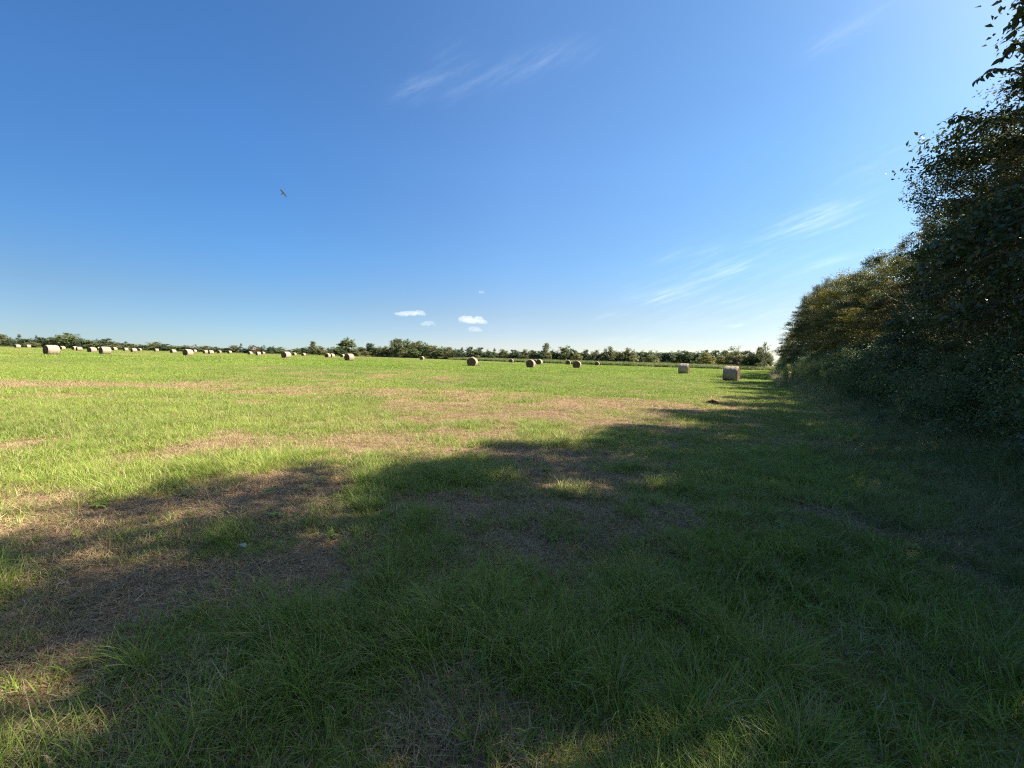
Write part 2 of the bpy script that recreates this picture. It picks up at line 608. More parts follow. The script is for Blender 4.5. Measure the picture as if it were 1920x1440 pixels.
# ------------------------------------------------------------------ grass tufts (meshes used by instancing)
def blades(n, rad, hmin, hmax, lean, curl, width, segs, seed, cluster=0, flow=None, disk_pow=0.5, outward=0.0):
    """n grass blades rooted in a disk; returns V, quads, tris, per-face tone, per-vertex along"""
    g_ = np.random.default_rng(seed)
    if cluster:
        cc = rad * np.sqrt(g_.random(cluster))
        ca_ = g_.random(cluster) * 2 * np.pi
        k = g_.integers(0, cluster, n)
        cx = cc * np.cos(ca_)
        cy2 = cc * np.sin(ca_)
        rr = 0.035 * g_.normal(size=n)
        ra = g_.random(n) * 2 * np.pi
        px = cx[k] + rr * np.cos(ra)
        py = cy2[k] + rr * np.sin(ra)
        th = ra + 0.5 * g_.normal(size=n)
    else:
        rr = rad * g_.random(n) ** disk_pow
        ra = g_.random(n) * 2 * np.pi
        px = rr * np.cos(ra)
        py = rr * np.sin(ra)
        th = g_.random(n) * 2 * np.pi
        if outward:
            th = ra + (1 - outward) * g_.normal(size=n) * 1.5
    if flow is not None:
        th = flow + 0.55 * g_.normal(size=n)
    L = hmin + (hmax - hmin) * g_.random(n) ** 1.3
    ang = lean[0] + (lean[1] - lean[0]) * g_.random(n)         # from vertical
    cu = curl[0] + (curl[1] - curl[0]) * g_.random(n)
    W = width * (0.6 + 0.8 * g_.random(n))
    pts = [np.stack([px, py, np.full(n, -0.01)], 1)]
    a = ang.copy()
    tw = th.copy()
    for k in range(segs):
        d = np.stack([np.sin(a) * np.cos(tw), np.sin(a) * np.sin(tw), np.cos(a)], 1)
        pn = pts[-1] + d * (L / segs)[:, None]
        pn[:, 2] = np.maximum(pn[:, 2], 0.004)
        pts.append(pn)
        a = a + cu / segs
        tw = tw + 0.25 * g_.normal(size=n) / segs
    wd = th + np.pi / 2 + 0.6 * g_.normal(size=n)
    wv = np.stack([np.cos(wd), np.sin(wd), 0.25 * g_.normal(size=n)], 1)
    V_ = []
    al = []
    for k in range(segs):
        taper = (1 - (k / segs) ** 1.6) * 0.5
        V_.append(pts[k] - wv * (W * taper)[:, None])
        V_.append(pts[k] + wv * (W * taper)[:, None])
        al += [np.full(n, k / segs)] * 2
    V_.append(pts[segs])
    al.append(np.ones(n))
    nv = 2 * segs + 1
    V_ = np.stack(V_, 1).reshape(-1, 3)
    al = np.stack(al, 1).ravel()
    base = np.arange(n)[:, None] * nv
    q = []
    for k in range(segs - 1):
        q.append(base + np.array([[2 * k, 2 * k + 1, 2 * k + 3, 2 * k + 2]]))
    q = np.stack(q, 1).reshape(-1, 4) if q else np.zeros((0, 4), int)
    t_ = base + np.array([[2 * segs - 2, 2 * segs - 1, 2 * segs]])
    tone = g_.random(n)
    ft = np.concatenate([np.repeat(tone, segs - 1), tone])
    return V_, q, t_, ft, al


def tuft_object(name, parts, mat):
    Vs, Qs, Ts, F1, A = [], [], [], [], []
    off = 0
    fq, ft_ = [], []
    for (V_, q, t_, ft, al) in parts:
        Vs.append(V_)
        Qs.append(q + off)
        Ts.append(t_ + off)
        fq.append(ft[:len(q)])
        ft_.append(ft[len(q):])
        A.append(al)
        off += len(V_)
    me = make_mesh(name, np.concatenate(Vs), np.concatenate(Qs), np.concatenate(Ts), mat,
                   {'tone': np.concatenate(fq + ft_)}, True, {'along': np.concatenate(A)})
    return bpy.data.objects.new(name, me)                       # not linked to the scene: only instanced


def scatter(name, protos, pts, z, rot, scl, vidx, green, shade, label, cat='grass'):
    """one stuff object: points carrying attributes, instanced by geometry nodes"""
    n = len(pts)
    me = bpy.data.meshes.new(name)
    me.vertices.add(n)
    me.vertices.foreach_set('co', np.column_stack([pts, z]).astype(np.float32).ravel())
    for k, a in (('scl', scl), ('green', green), ('shade', shade)):
        me.attributes.new(k, 'FLOAT', 'POINT').data.foreach_set('value', np.asarray(a, np.float32))
    if cat == 'grass':
        shade = np.clip(0.35 * np.asarray(shade) + 1.5 * (fbm(pts[:, 0], pts[:, 1], 1.1, 3, 61) - 0.5) + 1.1 * (fbm(pts[:, 0], pts[:, 1], 7.0, 2, 63) - 0.5) + 0.32, 0, 1)
        me.attributes['shade'].data.foreach_set('value', shade.astype(np.float32))
    me.attributes.new('vidx', 'INT', 'POINT').data.foreach_set('value', np.asarray(vidx, np.int32))
    me.attributes.new('rot', 'FLOAT_VECTOR', 'POINT').data.foreach_set('vector', np.asarray(rot, np.float32).ravel())
    ob = link(name, me)
    ng = bpy.data.node_groups.new(name + ' scatter', 'GeometryNodeTree')
    ng.interface.new_socket('Geometry', in_out='INPUT', socket_type='NodeSocketGeometry')
    ng.interface.new_socket('Geometry', in_out='OUTPUT', socket_type='NodeSocketGeometry')
    nd = ng.nodes
    gi = nd.new('NodeGroupInput')
    go = nd.new('NodeGroupOutput')
    iop = nd.new('GeometryNodeInstanceOnPoints')
    gti = nd.new('GeometryNodeGeometryToInstance')
    for p in reversed(protos):
        oi_ = nd.new('GeometryNodeObjectInfo')
        oi_.inputs['Object'].default_value = p
        ng.links.new(oi_.outputs['Geometry'], gti.inputs[0])

    def na_(nm, ty):
        x = nd.new('GeometryNodeInputNamedAttribute')
        x.data_type = ty
        x.inputs[0].default_value = nm
        return x.outputs[0]
    ng.links.new(gi.outputs[0], iop.inputs['Points'])
    ng.links.new(gti.outputs[0], iop.inputs['Instance'])
    iop.inputs['Pick Instance'].default_value = True
    ng.links.new(na_('vidx', 'INT'), iop.inputs['Instance Index'])
    ng.links.new(na_('rot', 'FLOAT_VECTOR'), iop.inputs['Rotation'])
    ng.links.new(na_('scl', 'FLOAT'), iop.inputs['Scale'])
    ng.links.new(iop.outputs[0], go.inputs[0])
    md = ob.modifiers.new('scatter', 'NODES')
    md.node_group = ng
    for p in protos:
        for mt in p.data.materials:
            if mt.name not in [x.name for x in me.materials]:
                me.materials.append(mt)
    return tag(ob, label, cat, None, 'stuff')


def jitter_grid(d0, d1, step, seed, spread=1.42, margin=1.5, back=0.0):
    g_ = np.random.default_rng(seed)
    ys = np.arange(d0, d1, step)
    out = []
    for y_ in ys:
        hw = max(abs(y_), 0.5) * spread + margin
        xs = np.arange(-hw, hw, step)
        out.append(np.column_stack([xs, np.full(len(xs), y_)]))
    p = np.concatenate(out)
    p += (g_.random(p.shape) - 0.5) * step * 1.1
    return p, g_


def hedge_q(x, y):
    """signed distance right of the hedgerow's edge line"""
    return (x - 4.0) * 0.838 - y * 0.545


pi = math.pi
short = [tuft_object('short_grass_patch', [blades(260, 0.30, 0.05, 0.13, (0.1, 1.0), (0.2, 1.3), 0.0050, 3, 100 + k, cluster=34)], M['grass']) for k in range(4)]
longt = [tuft_object('long_grass_tuft', [blades(170, 0.10, 0.12, 0.30, (0.05, 0.9), (0.6, 2.2), 0.0033, 5, 120 + k, disk_pow=0.8, outward=0.65)], M['grass']) for k in range(4)]
flowt = [tuft_object('leaning_grass_patch', [blades(130, 0.16, 0.12, 0.30, (0.4, 1.25), (0.4, 1.4), 0.0032, 5, 140 + k, flow=0.0)], M['grass']) for k in range(3)]
thatch = [tuft_object('thatch_patch', [blades(520, 0.30, 0.03, 0.13, (1.15, 1.62), (-0.3, 0.5), 0.0040, 2, 160 + k)], M['thatch']) for k in range(4)]
stalk = [tuft_object('seed_stalk', [blades(7, 0.06, 0.15, 0.38, (0.1, 0.9), (0.0, 0.8), 0.0026, 4, 180 + k)], M['thatch']) for k in range(3)]
mid = [tuft_object('mid_grass_patch', [blades(420, 0.55, 0.06, 0.14, (0.1, 0.9), (0.2, 1.2), 0.011, 2, 200 + k, cluster=60)], M['grass']) for k in range(4)]
midth = [tuft_object('mid_thatch_patch', [blades(300, 0.55, 0.05, 0.12, (0.9, 1.5), (0, 0.5), 0.010, 1, 220 + k)], M['thatch']) for k in range(3)]
far = [tuft_object('far_grass_patch', [blades(520, 1.9, 0.08, 0.17, (0.1, 0.9), (0.2, 1.0), 0.045, 2, 240 + k, cluster=120)], M['grass']) for k in range(4)]
tall = [tuft_object('tall_grass_clump', [blades(150, 0.22, 0.35, 0.85, (0.1, 0.75), (0.5, 1.7), 0.0050, 6, 260 + k, outward=0.4)], M['tall_grass']) for k in range(4)]
tallflow = [tuft_object('lodged_grass_clump', [blades(120, 0.25, 0.35, 0.8, (0.5, 1.25), (0.2, 1.0), 0.0045, 6, 280 + k, flow=0.0)], M['tall_grass']) for k in range(3)]


def rz(g_, n, tilt=0.10):
    return np.column_stack([g_.normal(size=n) * tilt, g_.normal(size=n) * tilt, g_.random(n) * 2 * pi])


def flow_dir(x, y):
    return 2.4 + 2.2 * (fbm(x, y, 1.3, 2, 77) - 0.5) * 2


# near thatch carpet and short grass
p, g_ = jitter_grid(0.9, 13.0, 0.22, 1)
gmk = green_mask(p[:, 0], p[:, 1])
keep = g_.random(len(p)) < np.clip(1.25 - gmk * 0.75, 0.25, 1)
q_ = p[keep]
n = len(q_)
scatter('dry_thatch', thatch, q_, terrain(q_[:, 0], q_[:, 1]), rz(g_, n, 0.06), 0.8 + 0.5 * g_.random(n), g_.integers(0, 4, n),
        gmk[keep] * 0.45, g_.random(n), 'pinkish brown dead cut grass lying between the green tufts')
keep = g_.random(len(p)) < np.clip(gmk * 1.5, 0.16, 1)
q_ = p[keep]
n = len(q_)
hs_ = 0.42 + 0.62 * gmk[keep] + 0.35 * g_.random(n)
scatter('short_grass', short, q_, terrain(q_[:, 0], q_[:, 1]), rz(g_, n), hs_, g_.integers(0, 4, n), np.minimum(gmk[keep], .80), g_.random(n),
        'short regrowing green grass of the near meadow')
# long tufts, only close by
p, g_ = jitter_grid(0.9, 9.5, 0.145, 2)
gmk = green_mask(p[:, 0], p[:, 1])
cl = fbm(p[:, 0], p[:, 1], 0.5, 3, 91)
pr = np.clip((gmk - 0.42) * 2.3, 0, 1) * smooth(0.44, 0.62, cl) * (1 - 0.75 * smooth(4.0, 8.5, np.hypot(p[:, 0], p[:, 1])))
keep = g_.random(len(p)) < pr
q_ = p[keep]
n = len(q_)
lean_ = g_.random(n) < 0.45
vi = np.where(lean_, 4 + g_.integers(0, 3, n), g_.integers(0, 4, n))
ro = rz(g_, n)
ro[lean_, 2] = (flow_dir(q_[:, 0], q_[:, 1]) + 0.4 * g_.normal(size=n))[lean_]
scatter('long_grass', longt + flowt, q_, terrain(q_[:, 0], q_[:, 1]), ro, 0.55 + 0.35 * gmk[keep] + 0.35 * g_.random(n), vi,
        np.clip(gmk[keep] + 0.1, 0, 0.80), g_.random(n), 'long arching dark green grass tufts in the foreground shade')
p, g_ = jitter_grid(0.9, 16.0, 0.27, 3)
n = len(p)
scatter('seed_stalks', stalk, p, terrain(p[:, 0], p[:, 1]), rz(g_, n, 0.2), 0.6 + 0.6 * g_.random(n), g_.integers(0, 3, n),
        g_.random(n) * 0.5, g_.random(n), 'thin straw coloured seed stalks among the short grass')
# middle distance
p, g_ = jitter_grid(12.0, 44.0, 0.50, 4)
gmk = green_mask(p[:, 0], p[:, 1])
keep = g_.random(len(p)) < np.clip(0.25 + gmk * 1.3, 0, 1)
q_ = p[keep]
n = len(q_)
scatter('mid_grass', mid, q_, terrain(q_[:, 0], q_[:, 1]), rz(g_, n, .06), 0.45 + 0.5 * gmk[keep] + 0.2 * g_.random(n), g_.integers(0, 4, n),
        np.minimum(gmk[keep], 0.84), g_.random(n), 'sunlit yellow green grass across the middle of the meadow')
keep = g_.random(len(p)) < np.clip(1.0 - gmk * 0.8, 0.1, 1)
q_ = p[keep]
n = len(q_)
scatter('mid_thatch', midth, q_, terrain(q_[:, 0], q_[:, 1]), rz(g_, n, .05), 0.8 + 0.4 * g_.random(n), g_.integers(0, 3, n),
        gmk[keep] * 0.45, g_.random(n), 'sun bleached straw patches across the middle of the meadow')
# far
p, g_ = jitter_grid(42.0, 235.0, 2.0, 5)
gmk = green_mask(p[:, 0], p[:, 1])
n = len(p)
scatter('far_grass', far, p, terrain(p[:, 0], p[:, 1]), rz(g_, n, .02), 0.8 + 0.4 * g_.random(n), g_.integers(0, 4, n),
        np.clip(gmk * 1.1, 0, 1), g_.random(n), 'bright green grass of the far meadow around the hay bales')

# rank grass along the hedgerow foot
g_ = np.random.default_rng(9)
ss_ = g_.random(9000) ** 1.5 * 120 - 3
off = -1.5 + 2.6 * g_.random(9000) - 0.9 * (g_.random(9000) < 0.4) * (ss_ < 9) + 0.6 * (fbm(ss_, ss_ * 0, 4.0, 2, 5) - 0.5)
px_ = 4.0 + 0.545 * ss_ + 0.838 * off
py_ = 0.838 * ss_ - 0.545 * off
dens = np.maximum(smooth(-1.6, -0.3, off), 0.6 * (ss_ < 9))
keep = (g_.random(9000) < 0.25 + 0.75 * dens) & (np.hypot(px_, py_) > 2.1)
keep &= py_ > -1.5
px_, py_, ss2, of2 = px_[keep], py_[keep], ss_[keep], off[keep]
n = len(px_)
fl = g_.random(n) < 0.6
vi = np.where(fl, 4 + g_.integers(0, 3, n), g_.integers(0, 4, n))
ro = rz(g_, n)
ro[fl, 2] = (2.7 + 0.7 * g_.normal(size=n))[fl]
gr = 0.52 + 0.8 * (fbm(px_, py_, 1.8, 2, 8) - 0.5) - 0.40 * smooth(26, 34, ss2) * (1 - smooth(60, 75, ss2))
gr = gr - 0.08 * (1 - smooth(7, 13, ss2))
sc2 = (0.40 + 0.5 * g_.random(n)) * (0.65 + 0.45 * smooth(-1.2, 0.6, of2)) * (1 + 1.0 * smooth(14, 28, ss2))
scatter('rank_grass', tall + tallflow, np.column_stack([px_, py_]), terrain(px_, py_), ro, sc2, vi, np.clip(gr, 0, 1), g_.random(n),
        'tall lodged dark grass along the foot of the hedgerow')


# sunlit straw coloured weeds where the hedgerow edge meets the light
g_ = np.random.default_rng(12)
n = 420
sA = 33 + 34 * g_.random(n)
qA = -2.1 + 1.9 * g_.random(n)
pA = np.column_stack([4.0 + 0.545 * sA + 0.838 * qA, 0.838 * sA - 0.545 * qA])
scatter('straw_weeds', tall, pA, terrain(pA[:, 0], pA[:, 1]), rz(g_, n), 0.8 + 0.8 * g_.random(n), g_.integers(0, 4, n),
        0.15 + 0.4 * g_.random(n), g_.random(n), 'straw coloured tall weeds at the sunlit distant edge of the hedgerow', 'weeds')


def rosette(name, seed):
    g2 = np.random.default_rng(seed)
    n2 = 9
    a2 = np.arange(n2) * 2.4
    P = np.column_stack([0.02 * np.cos(a2), 0.02 * np.sin(a2), 0.02 + 0.03 * g2.random(n2)])
    Vr, Qr = [], []
    for k in range(n2):
        L2 = 0.05 + 0.05 * g2.random()
        d2 = np.array([math.cos(a2[k]), math.sin(a2[k]), 0.5 * g2.random()])
        w2 = np.array([-math.sin(a2[k]), math.cos(a2[k]), 0]) * L2 * 0.26
        pts2 = [P[k], P[k] + d2 * L2 * 0.4 + w2, P[k] + d2 * L2 - [0, 0, 0.01], P[k] + d2 * L2 * 0.4 - w2]
        Qr.append([4 * k, 4 * k + 1, 4 * k + 2, 4 * k + 3])
        Vr += pts2
    me2 = make_mesh(name, np.array(Vr), np.array(Qr), None, M['grass'], {'tone': 0.5 * g2.random(n2)}, False, {'along': np.zeros(4 * n2)})
    return bpy.data.objects.new(name, me2)


ros = [rosette('broadleaf_rosette', 800 + k) for k in range(4)]
p, g_ = jitter_grid(0.9, 9.0, 0.33, 31)
keep = g_.random(len(p)) < 0.25 * smooth(0.45, 0.6, fbm(p[:, 0], p[:, 1], 1.6, 2, 33))
q_ = p[keep]
n = len(q_)
scatter('broadleaf_weeds', ros, q_, terrain(q_[:, 0], q_[:, 1]) + 0.02, rz(g_, n, .15), 0.35 + 0.55 * g_.random(n), g_.integers(0, 4, n),
        0.9 + 0 * g_.random(n), g_.random(n), 'low broadleaf weeds scattered through the foreground grass', 'weeds')


# ------------------------------------------------------------------ crowns
def leaf_faces(P, Nrm, size, aspect, g_, spread=0.8):
    """diamond leaves at P; returns V, quads"""
    n = len(P)
    d = g_.normal(size=(n, 3))
    d[:, 2] -= 0.25
    d /= np.linalg.norm(d, axis=1)[:, None]
    nn = Nrm + spread * g_.normal(size=(n, 3))
    nn /= np.linalg.norm(nn, axis=1)[:, None] + 1e-9
    d = d - nn * np.sum(d * nn, 1)[:, None]
    d /= np.linalg.norm(d, axis=1)[:, None] + 1e-9
    w = np.cross(nn, d)
    L = size * (0.6 + 0.8 * g_.random(n))[:, None]
    W = L * aspect * 0.5
    b = P
    tip = P + d * L - nn * L * 0.12
    mid_ = P + d * L * 0.45 + nn * L * 0.08
    V_ = np.stack([b, mid_ + w * W, tip, mid_ - w * W], 1).reshape(-1, 3)
    q = np.arange(n)[:, None] * 4 + np.arange(4)[None, :]
    return V_, q


def crown_mesh(name, seed, Rx, H, z0, ncl, nleaf, size, clr, mat, shape='round', aspect=0.5, gaps=0.28, flat=0.6, inner=0.45, lobes=0):
    g_ = np.random.default_rng(seed)
    lb = []
    for i in range(lobes):
        t = (i + 0.5 * g_.random()) / lobes
        a = i * 2.4 + g_.random()
        lr = Rx * (0.34 + 0.20 * g_.random())
        off_ = Rx * (1.0 - 0.5 * t) * (0.40 + 0.28 * g_.random()) if i < lobes - 1 else 0.1
        zc = z0 + lr * 0.7 + t * (H - z0 - 1.75 * lr)
        lb.append((off_ * math.cos(a), off_ * math.sin(a), zc if i < lobes - 1 else H - lr * 0.95, lr))
    # cluster centres in a lumpy envelope
    ph = g_.random(8) * 6.28
    cl = []
    tries = 0
    while len(cl) < ncl and tries < ncl * 30:
        tries += 1
        if lb and g_.random() < 0.82:
            lx, ly, lz, lr = lb[g_.integers(0, len(lb))]
            v = g_.normal(size=3)
            v /= np.linalg.norm(v)
            if v[2] < -0.3 and g_.random() < 0.5:
                v[2] *= -1
            rr = lr * (0.55 + 0.5 * g_.random() ** 0.6)
            cl.append((lx + v[0] * rr, ly + v[1] * rr, lz + v[2] * rr * 0.85))
            continue
        a = g_.random() * 2 * pi
        if lb:
            t = g_.random()
            cl.append((Rx * 0.55 * math.sqrt(g_.random()) * math.cos(a), Rx * 0.55 * math.sqrt(g_.random()) * math.sin(a), z0 + t * (H - z0) * 0.85))
            continue
        t = g_.random()
        if shape == 'cone':
            env = (1 - t) ** 0.85 * (0.92 + 0.12 * math.sin(9 * t * 3 + ph[0])) + 0.03
            if g_.random() > (1 - t) + 0.15:
                continue
        elif shape == 'hedge':       # foliage down to the ground, widest in the lower middle
            env = (math.sin(pi * min(1, (t * 0.92 + 0.10))) ** 0.55) * (1.0 - 0.25 * t)
        elif shape == 'open':
            env = math.sin(pi * min(1, t * 0.9 + 0.08)) ** 0.7
        else:
            env = math.sqrt(max(0, 1 - (2 * t - 0.92) ** 2 / 1.25))
        lump = 1 + 0.20 * math.sin(2 * a + ph[1] + 5 * t) + 0.13 * math.sin(4 * a + ph[2] - 7 * t) + 0.09 * math.sin(7 * a + ph[3] + 13 * t)
        rr = env * lump * (inner + (1 - inner) * g_.random() ** 0.45)
        if math.sin(3 * a + ph[4] + 8 * t) * math.sin(9 * t + ph[5] + 2 * a) > 1 - gaps * 1.6:
            continue
        cl.append((rr * math.cos(a) * Rx, rr * math.sin(a) * Rx, z0 + t * (H - z0)))
    cl = np.array(cl)
    n = len(cl)
    k = g_.integers(0, n, nleaf)
    csz = clr * (0.55 + 0.8 * g_.random(n))
    ctone = g_.random(n)
    # clusters stretch outwards along their twig
    outw = cl.copy()
    outw[:, 2] = (cl[:, 2] - (z0 + H) / 2) * 0.5
    outw /= np.linalg.norm(outw, axis=1)[:, None] + 1e-9
    u = np.clip(g_.normal(size=(nleaf, 3)), -1.3, 1.3) * 0.5
    u[:, 2] *= flat
    al = np.clip(g_.normal(size=nleaf), -1.3, 1.25) * 0.50
    P = cl[k] + csz[k][:, None] * (u + outw[k] * al[:, None])
    P[:, 2] -= csz[k] * 0.25 * np.clip(al, 0, 2) ** 2 * 0.5
    P[:, 2] = np.maximum(P[:, 2], 0.02)
    Nn = outw[k] * 0.5
    Nn[:, 2] += 0.7
    V_, q = leaf_faces(P, Nn, size, aspect, g_)
    me = make_mesh(name, V_, q, None, mat, {'tone': g_.random(nleaf), 'clump': np.clip(ctone[k], 0, 1)})
    return me, cl


def tube(V_, Q_, pts, rads, sides=6):
    off = sum(len(v) for v in V_)
    pts = [np.array(p_, float) for p_ in pts]
    ringv = []
    for i, p_ in enumerate(pts):
        d = pts[min(i + 1, len(pts) - 1)] - pts[max(i - 1, 0)]
        d = d / (np.linalg.norm(d) + 1e-9)
        a = np.cross(d, [0, 0, 1.0]) if abs(d[2]) < 0.95 else np.cross(d, [0, 1.0, 0])
        a /= np.linalg.norm(a) + 1e-9
        b = np.cross(d, a)
        for k in range(sides):
            th = 2 * pi * k / sides
            ringv.append(p_ + rads[i] * (math.cos(th) * a + math.sin(th) * b))
    V_.append(np.array(ringv))
    q = []
    for i in range(len(pts) - 1):
        for k in range(sides):
            q.append([off + i * sides + k, off + i * sides + (k + 1) % sides, off + (i + 1) * sides + (k + 1) % sides, off + (i + 1) * sides + k])
    Q_.append(np.array(q))


def wood_meshes(name, seed, H, z0, r0, cl, nlimb):
    g_ = np.random.default_rng(seed)
    V_, Q_ = [], []
    zz = np.linspace(-0.1 * min(1, H * 0.2), H * 0.8, 7)
    wob = np.cumsum(g_.normal(size=(7, 2)) * H * 0.012, axis=0)
    tp = [(wob[i, 0], wob[i, 1], zz[i]) for i in range(7)]
    tube(V_, Q_, tp, [r0 * (1.25 if i == 0 else 1) * (1 - 0.85 * i / 6) for i in range(7)], 8)
    trunk = make_mesh(name + '_trunk', np.concatenate(V_), np.concatenate(Q_), None, M['bark'], smooth_shade=True)
    V_, Q_ = [], []
    idx = g_.choice(len(cl), min(nlimb, len(cl)), replace=False)
    for i in idx:
        e = cl[i]
        zb = max(z0 * 0.6, min(e[2] * 0.65, H * 0.7))
        f = (zb - zz[0]) / (zz[-1] - zz[0]) * 6
        i0 = int(max(0, min(5, math.floor(f))))
        b = np.array(tp[i0]) * (1 - (f - i0)) + np.array(tp[i0 + 1]) * (f - i0)
        m1 = b * 0.6 + e * 0.4 + np.array([0, 0, 0.05 * H])
        m2 = b * 0.25 + e * 0.75 + np.array([0, 0, 0.05 * H]) + g_.normal(size=3) * H * 0.01
        rb = r0 * 0.38 * (1 - 0.6 * zb / H)
        tube(V_, Q_, [b, m1, m2, e], [rb, rb * 0.7, rb * 0.4, rb * 0.12], 4)
    limbs = make_mesh(name + '_limbs', np.concatenate(V_), np.concatenate(Q_), None, M['bark'], smooth_shade=True)
    return trunk, limbs


def tree_kind(name, seed, Rx, H, z0, ncl, nleaf, size, clr, mat, r0, nlimb, **kw):
    me, cl = crown_mesh(name + '_crown', seed, Rx, H, z0, ncl, nleaf, size, clr, mat, **kw)
    tr, li = wood_meshes(name, seed + 1, H, z0, r0, cl, nlimb)
    return dict(crown=me, trunk=tr, limbs=li)


def place_tree(kind, name, loc, rzv, scale, label, cat='tree', group=None, crown_name='crown'):
    r = empty(name, loc, rzv, scale)
    tag(r, label, cat, group)
    link(crown_name, kind['crown'], r)
    link('trunk', kind['trunk'], r)
    if kind.get('limbs'):
        link('limbs', kind['limbs'], r)
    return r


# near hedgerow trees, in metres
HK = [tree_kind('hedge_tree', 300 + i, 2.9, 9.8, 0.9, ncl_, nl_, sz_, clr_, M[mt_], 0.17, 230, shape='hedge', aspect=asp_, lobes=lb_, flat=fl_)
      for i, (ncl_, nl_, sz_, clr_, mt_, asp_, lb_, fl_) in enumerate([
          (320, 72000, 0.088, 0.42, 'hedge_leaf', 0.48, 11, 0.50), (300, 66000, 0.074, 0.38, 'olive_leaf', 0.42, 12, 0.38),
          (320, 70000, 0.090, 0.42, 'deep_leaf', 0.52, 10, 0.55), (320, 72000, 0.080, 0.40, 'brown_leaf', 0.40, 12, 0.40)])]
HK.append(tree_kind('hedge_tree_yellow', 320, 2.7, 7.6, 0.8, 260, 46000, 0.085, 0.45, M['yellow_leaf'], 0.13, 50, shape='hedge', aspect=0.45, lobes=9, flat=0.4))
SK = []
for i in range(3):
    me, cl = crown_mesh('shrub', 340 + i, 1.15, 2.1, 0.05, 90, 17000, 0.060, 0.36, M['shrub_leaf'], shape='hedge', aspect=0.5, gaps=0.1)
    tr, li = wood_meshes('shrub', 350 + i, 2.0, 0.1, 0.03, cl, 24)
    SK.append(dict(crown=me, stems=li))

hg = np.random.default_rng(55)
U = np.array([0.545, 0.838])
NR = np.array([0.838, -0.545])


def line(s_, q_):
    p_ = np.array([4.0, 0.0]) + U * s_ + NR * q_
    return float(p_[0]), float(p_[1])


# (s along the edge, offset into the hedge, height, kind)
ROW = [(-15, 2.4, 10.5, 1), (-11.5, 2.2, 11.2, 0), (-8.2, 2.6, 10.4, 3), (-5.0, 2.3, 9.6, 2), (-2.0, 2.6, 9.3, 0), (1.6, 2.6, 8.8, 1),
       (4.4, 2.5, 10.6, 3), (6.6, 2.4, 11.7, 2), (9.7, 2.4, 10.5, 0), (12.9, 2.6, 9.6, 3), (16.3, 2.7, 9.3, 2), (20.2, 2.6, 8.0, 0), (23.9, 2.5, 7.9, 3),
       (27.8, 2.7, 7.6, 4), (31.8, 2.5, 8.9, 0), (35.6, 2.5, 8.6, 1), (39.6, 2.4, 9.3, 4), (43.2, 2.6, 9.6, 2), (52.5, 2.6, 11.0, 1),
       (56.5, 2.3, 11.8, 3), (62, 2.6, 11.8, 2), (68, 2.4, 12.0, 0), (74, 2.8, 11.8, 1), (80, 2.4, 11.4, 4), (86, 2.8, 10.6, 3), (94, 2.6, 10.6, 2),
       (102, 2.4, 10.2, 0), (111, 2.8, 10, 1), (120, 2.6, 9.6, 3), (129, 2.6, 9, 2), (139, 2.6, 8.6, 0)]
HLAB = {
    1.6: 'tallest dark tree, cut off by the right edge above the rank grass',
    4.4: 'dark overhanging tree at the right edge with loose twigs reaching into the sky',
    6.6: 'dark tree right of the browned goldenrod, its crown leaving the picture at the upper right',
    9.7: 'broad dark tree with a ragged crown, first whose whole top shows against the sky',
    12.9: 'dark tree behind the two goldenrods, sky glinting through its upper crown',
    16.3: 'steep sided dark tree making the big step down in the hedgerow skyline',
    20.2: 'low dark tree just left of and below the big step in the hedgerow skyline',
    23.9: 'low green tree between the stepped dark tree and the nearest yellowing tree',
    27.8: 'nearest yellowing tree, sunlit top on the low part of the hedgerow skyline',
    31.8: 'green feathery tree just left of the nearest yellowing tree',
    35.6: 'small green tree touching the farther yellowing tree on its right side',
    39.6: 'middle yellowing tree of the hedgerow, behind the tall weed thicket',
    80: 'farthest yellowing tree near the distant end of the hedgerow',
}
for (s_, q0, h, k) in ROW:
    x, y = line(s_, q0)
    f = h / (9.8 if k < 4 else 7.6)
    near = s_ < 26
    grp = 'hedgerow trees'
    lab = HLAB.get(s_)
    if lab is None and s_ < 0:
        lab, grp = 'tall hedgerow tree just outside the right edge, shading the foreground', 'trees shading the foreground'
    elif lab is None:
        lab, grp = 'feathery tree in the receding part of the hedgerow', 'receding hedgerow trees'
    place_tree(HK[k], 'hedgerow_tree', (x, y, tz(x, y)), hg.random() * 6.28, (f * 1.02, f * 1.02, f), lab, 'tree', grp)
# second row, fills the hedge behind the first
for i, s_ in enumerate(np.arange(2, 132, 6.2)):
    if 43 < s_ < 52:
        continue
    x, y = line(s_ + hg.random() * 2, 6.2 + hg.random())
    f = (0.84 if s_ < 14 else 0.62 if s_ < 38 else 0.8 if s_ < 45 else 1.0) * (0.92 + 0.12 * hg.random())
    place_tree(HK[i % 4], 'inner_hedgerow_tree', (x, y, tz(x, y)), hg.random() * 6.28, (f, f, f),
               'dark tree glimpsed deep inside the hedgerow behind its front trees', 'tree', 'inner hedgerow trees')
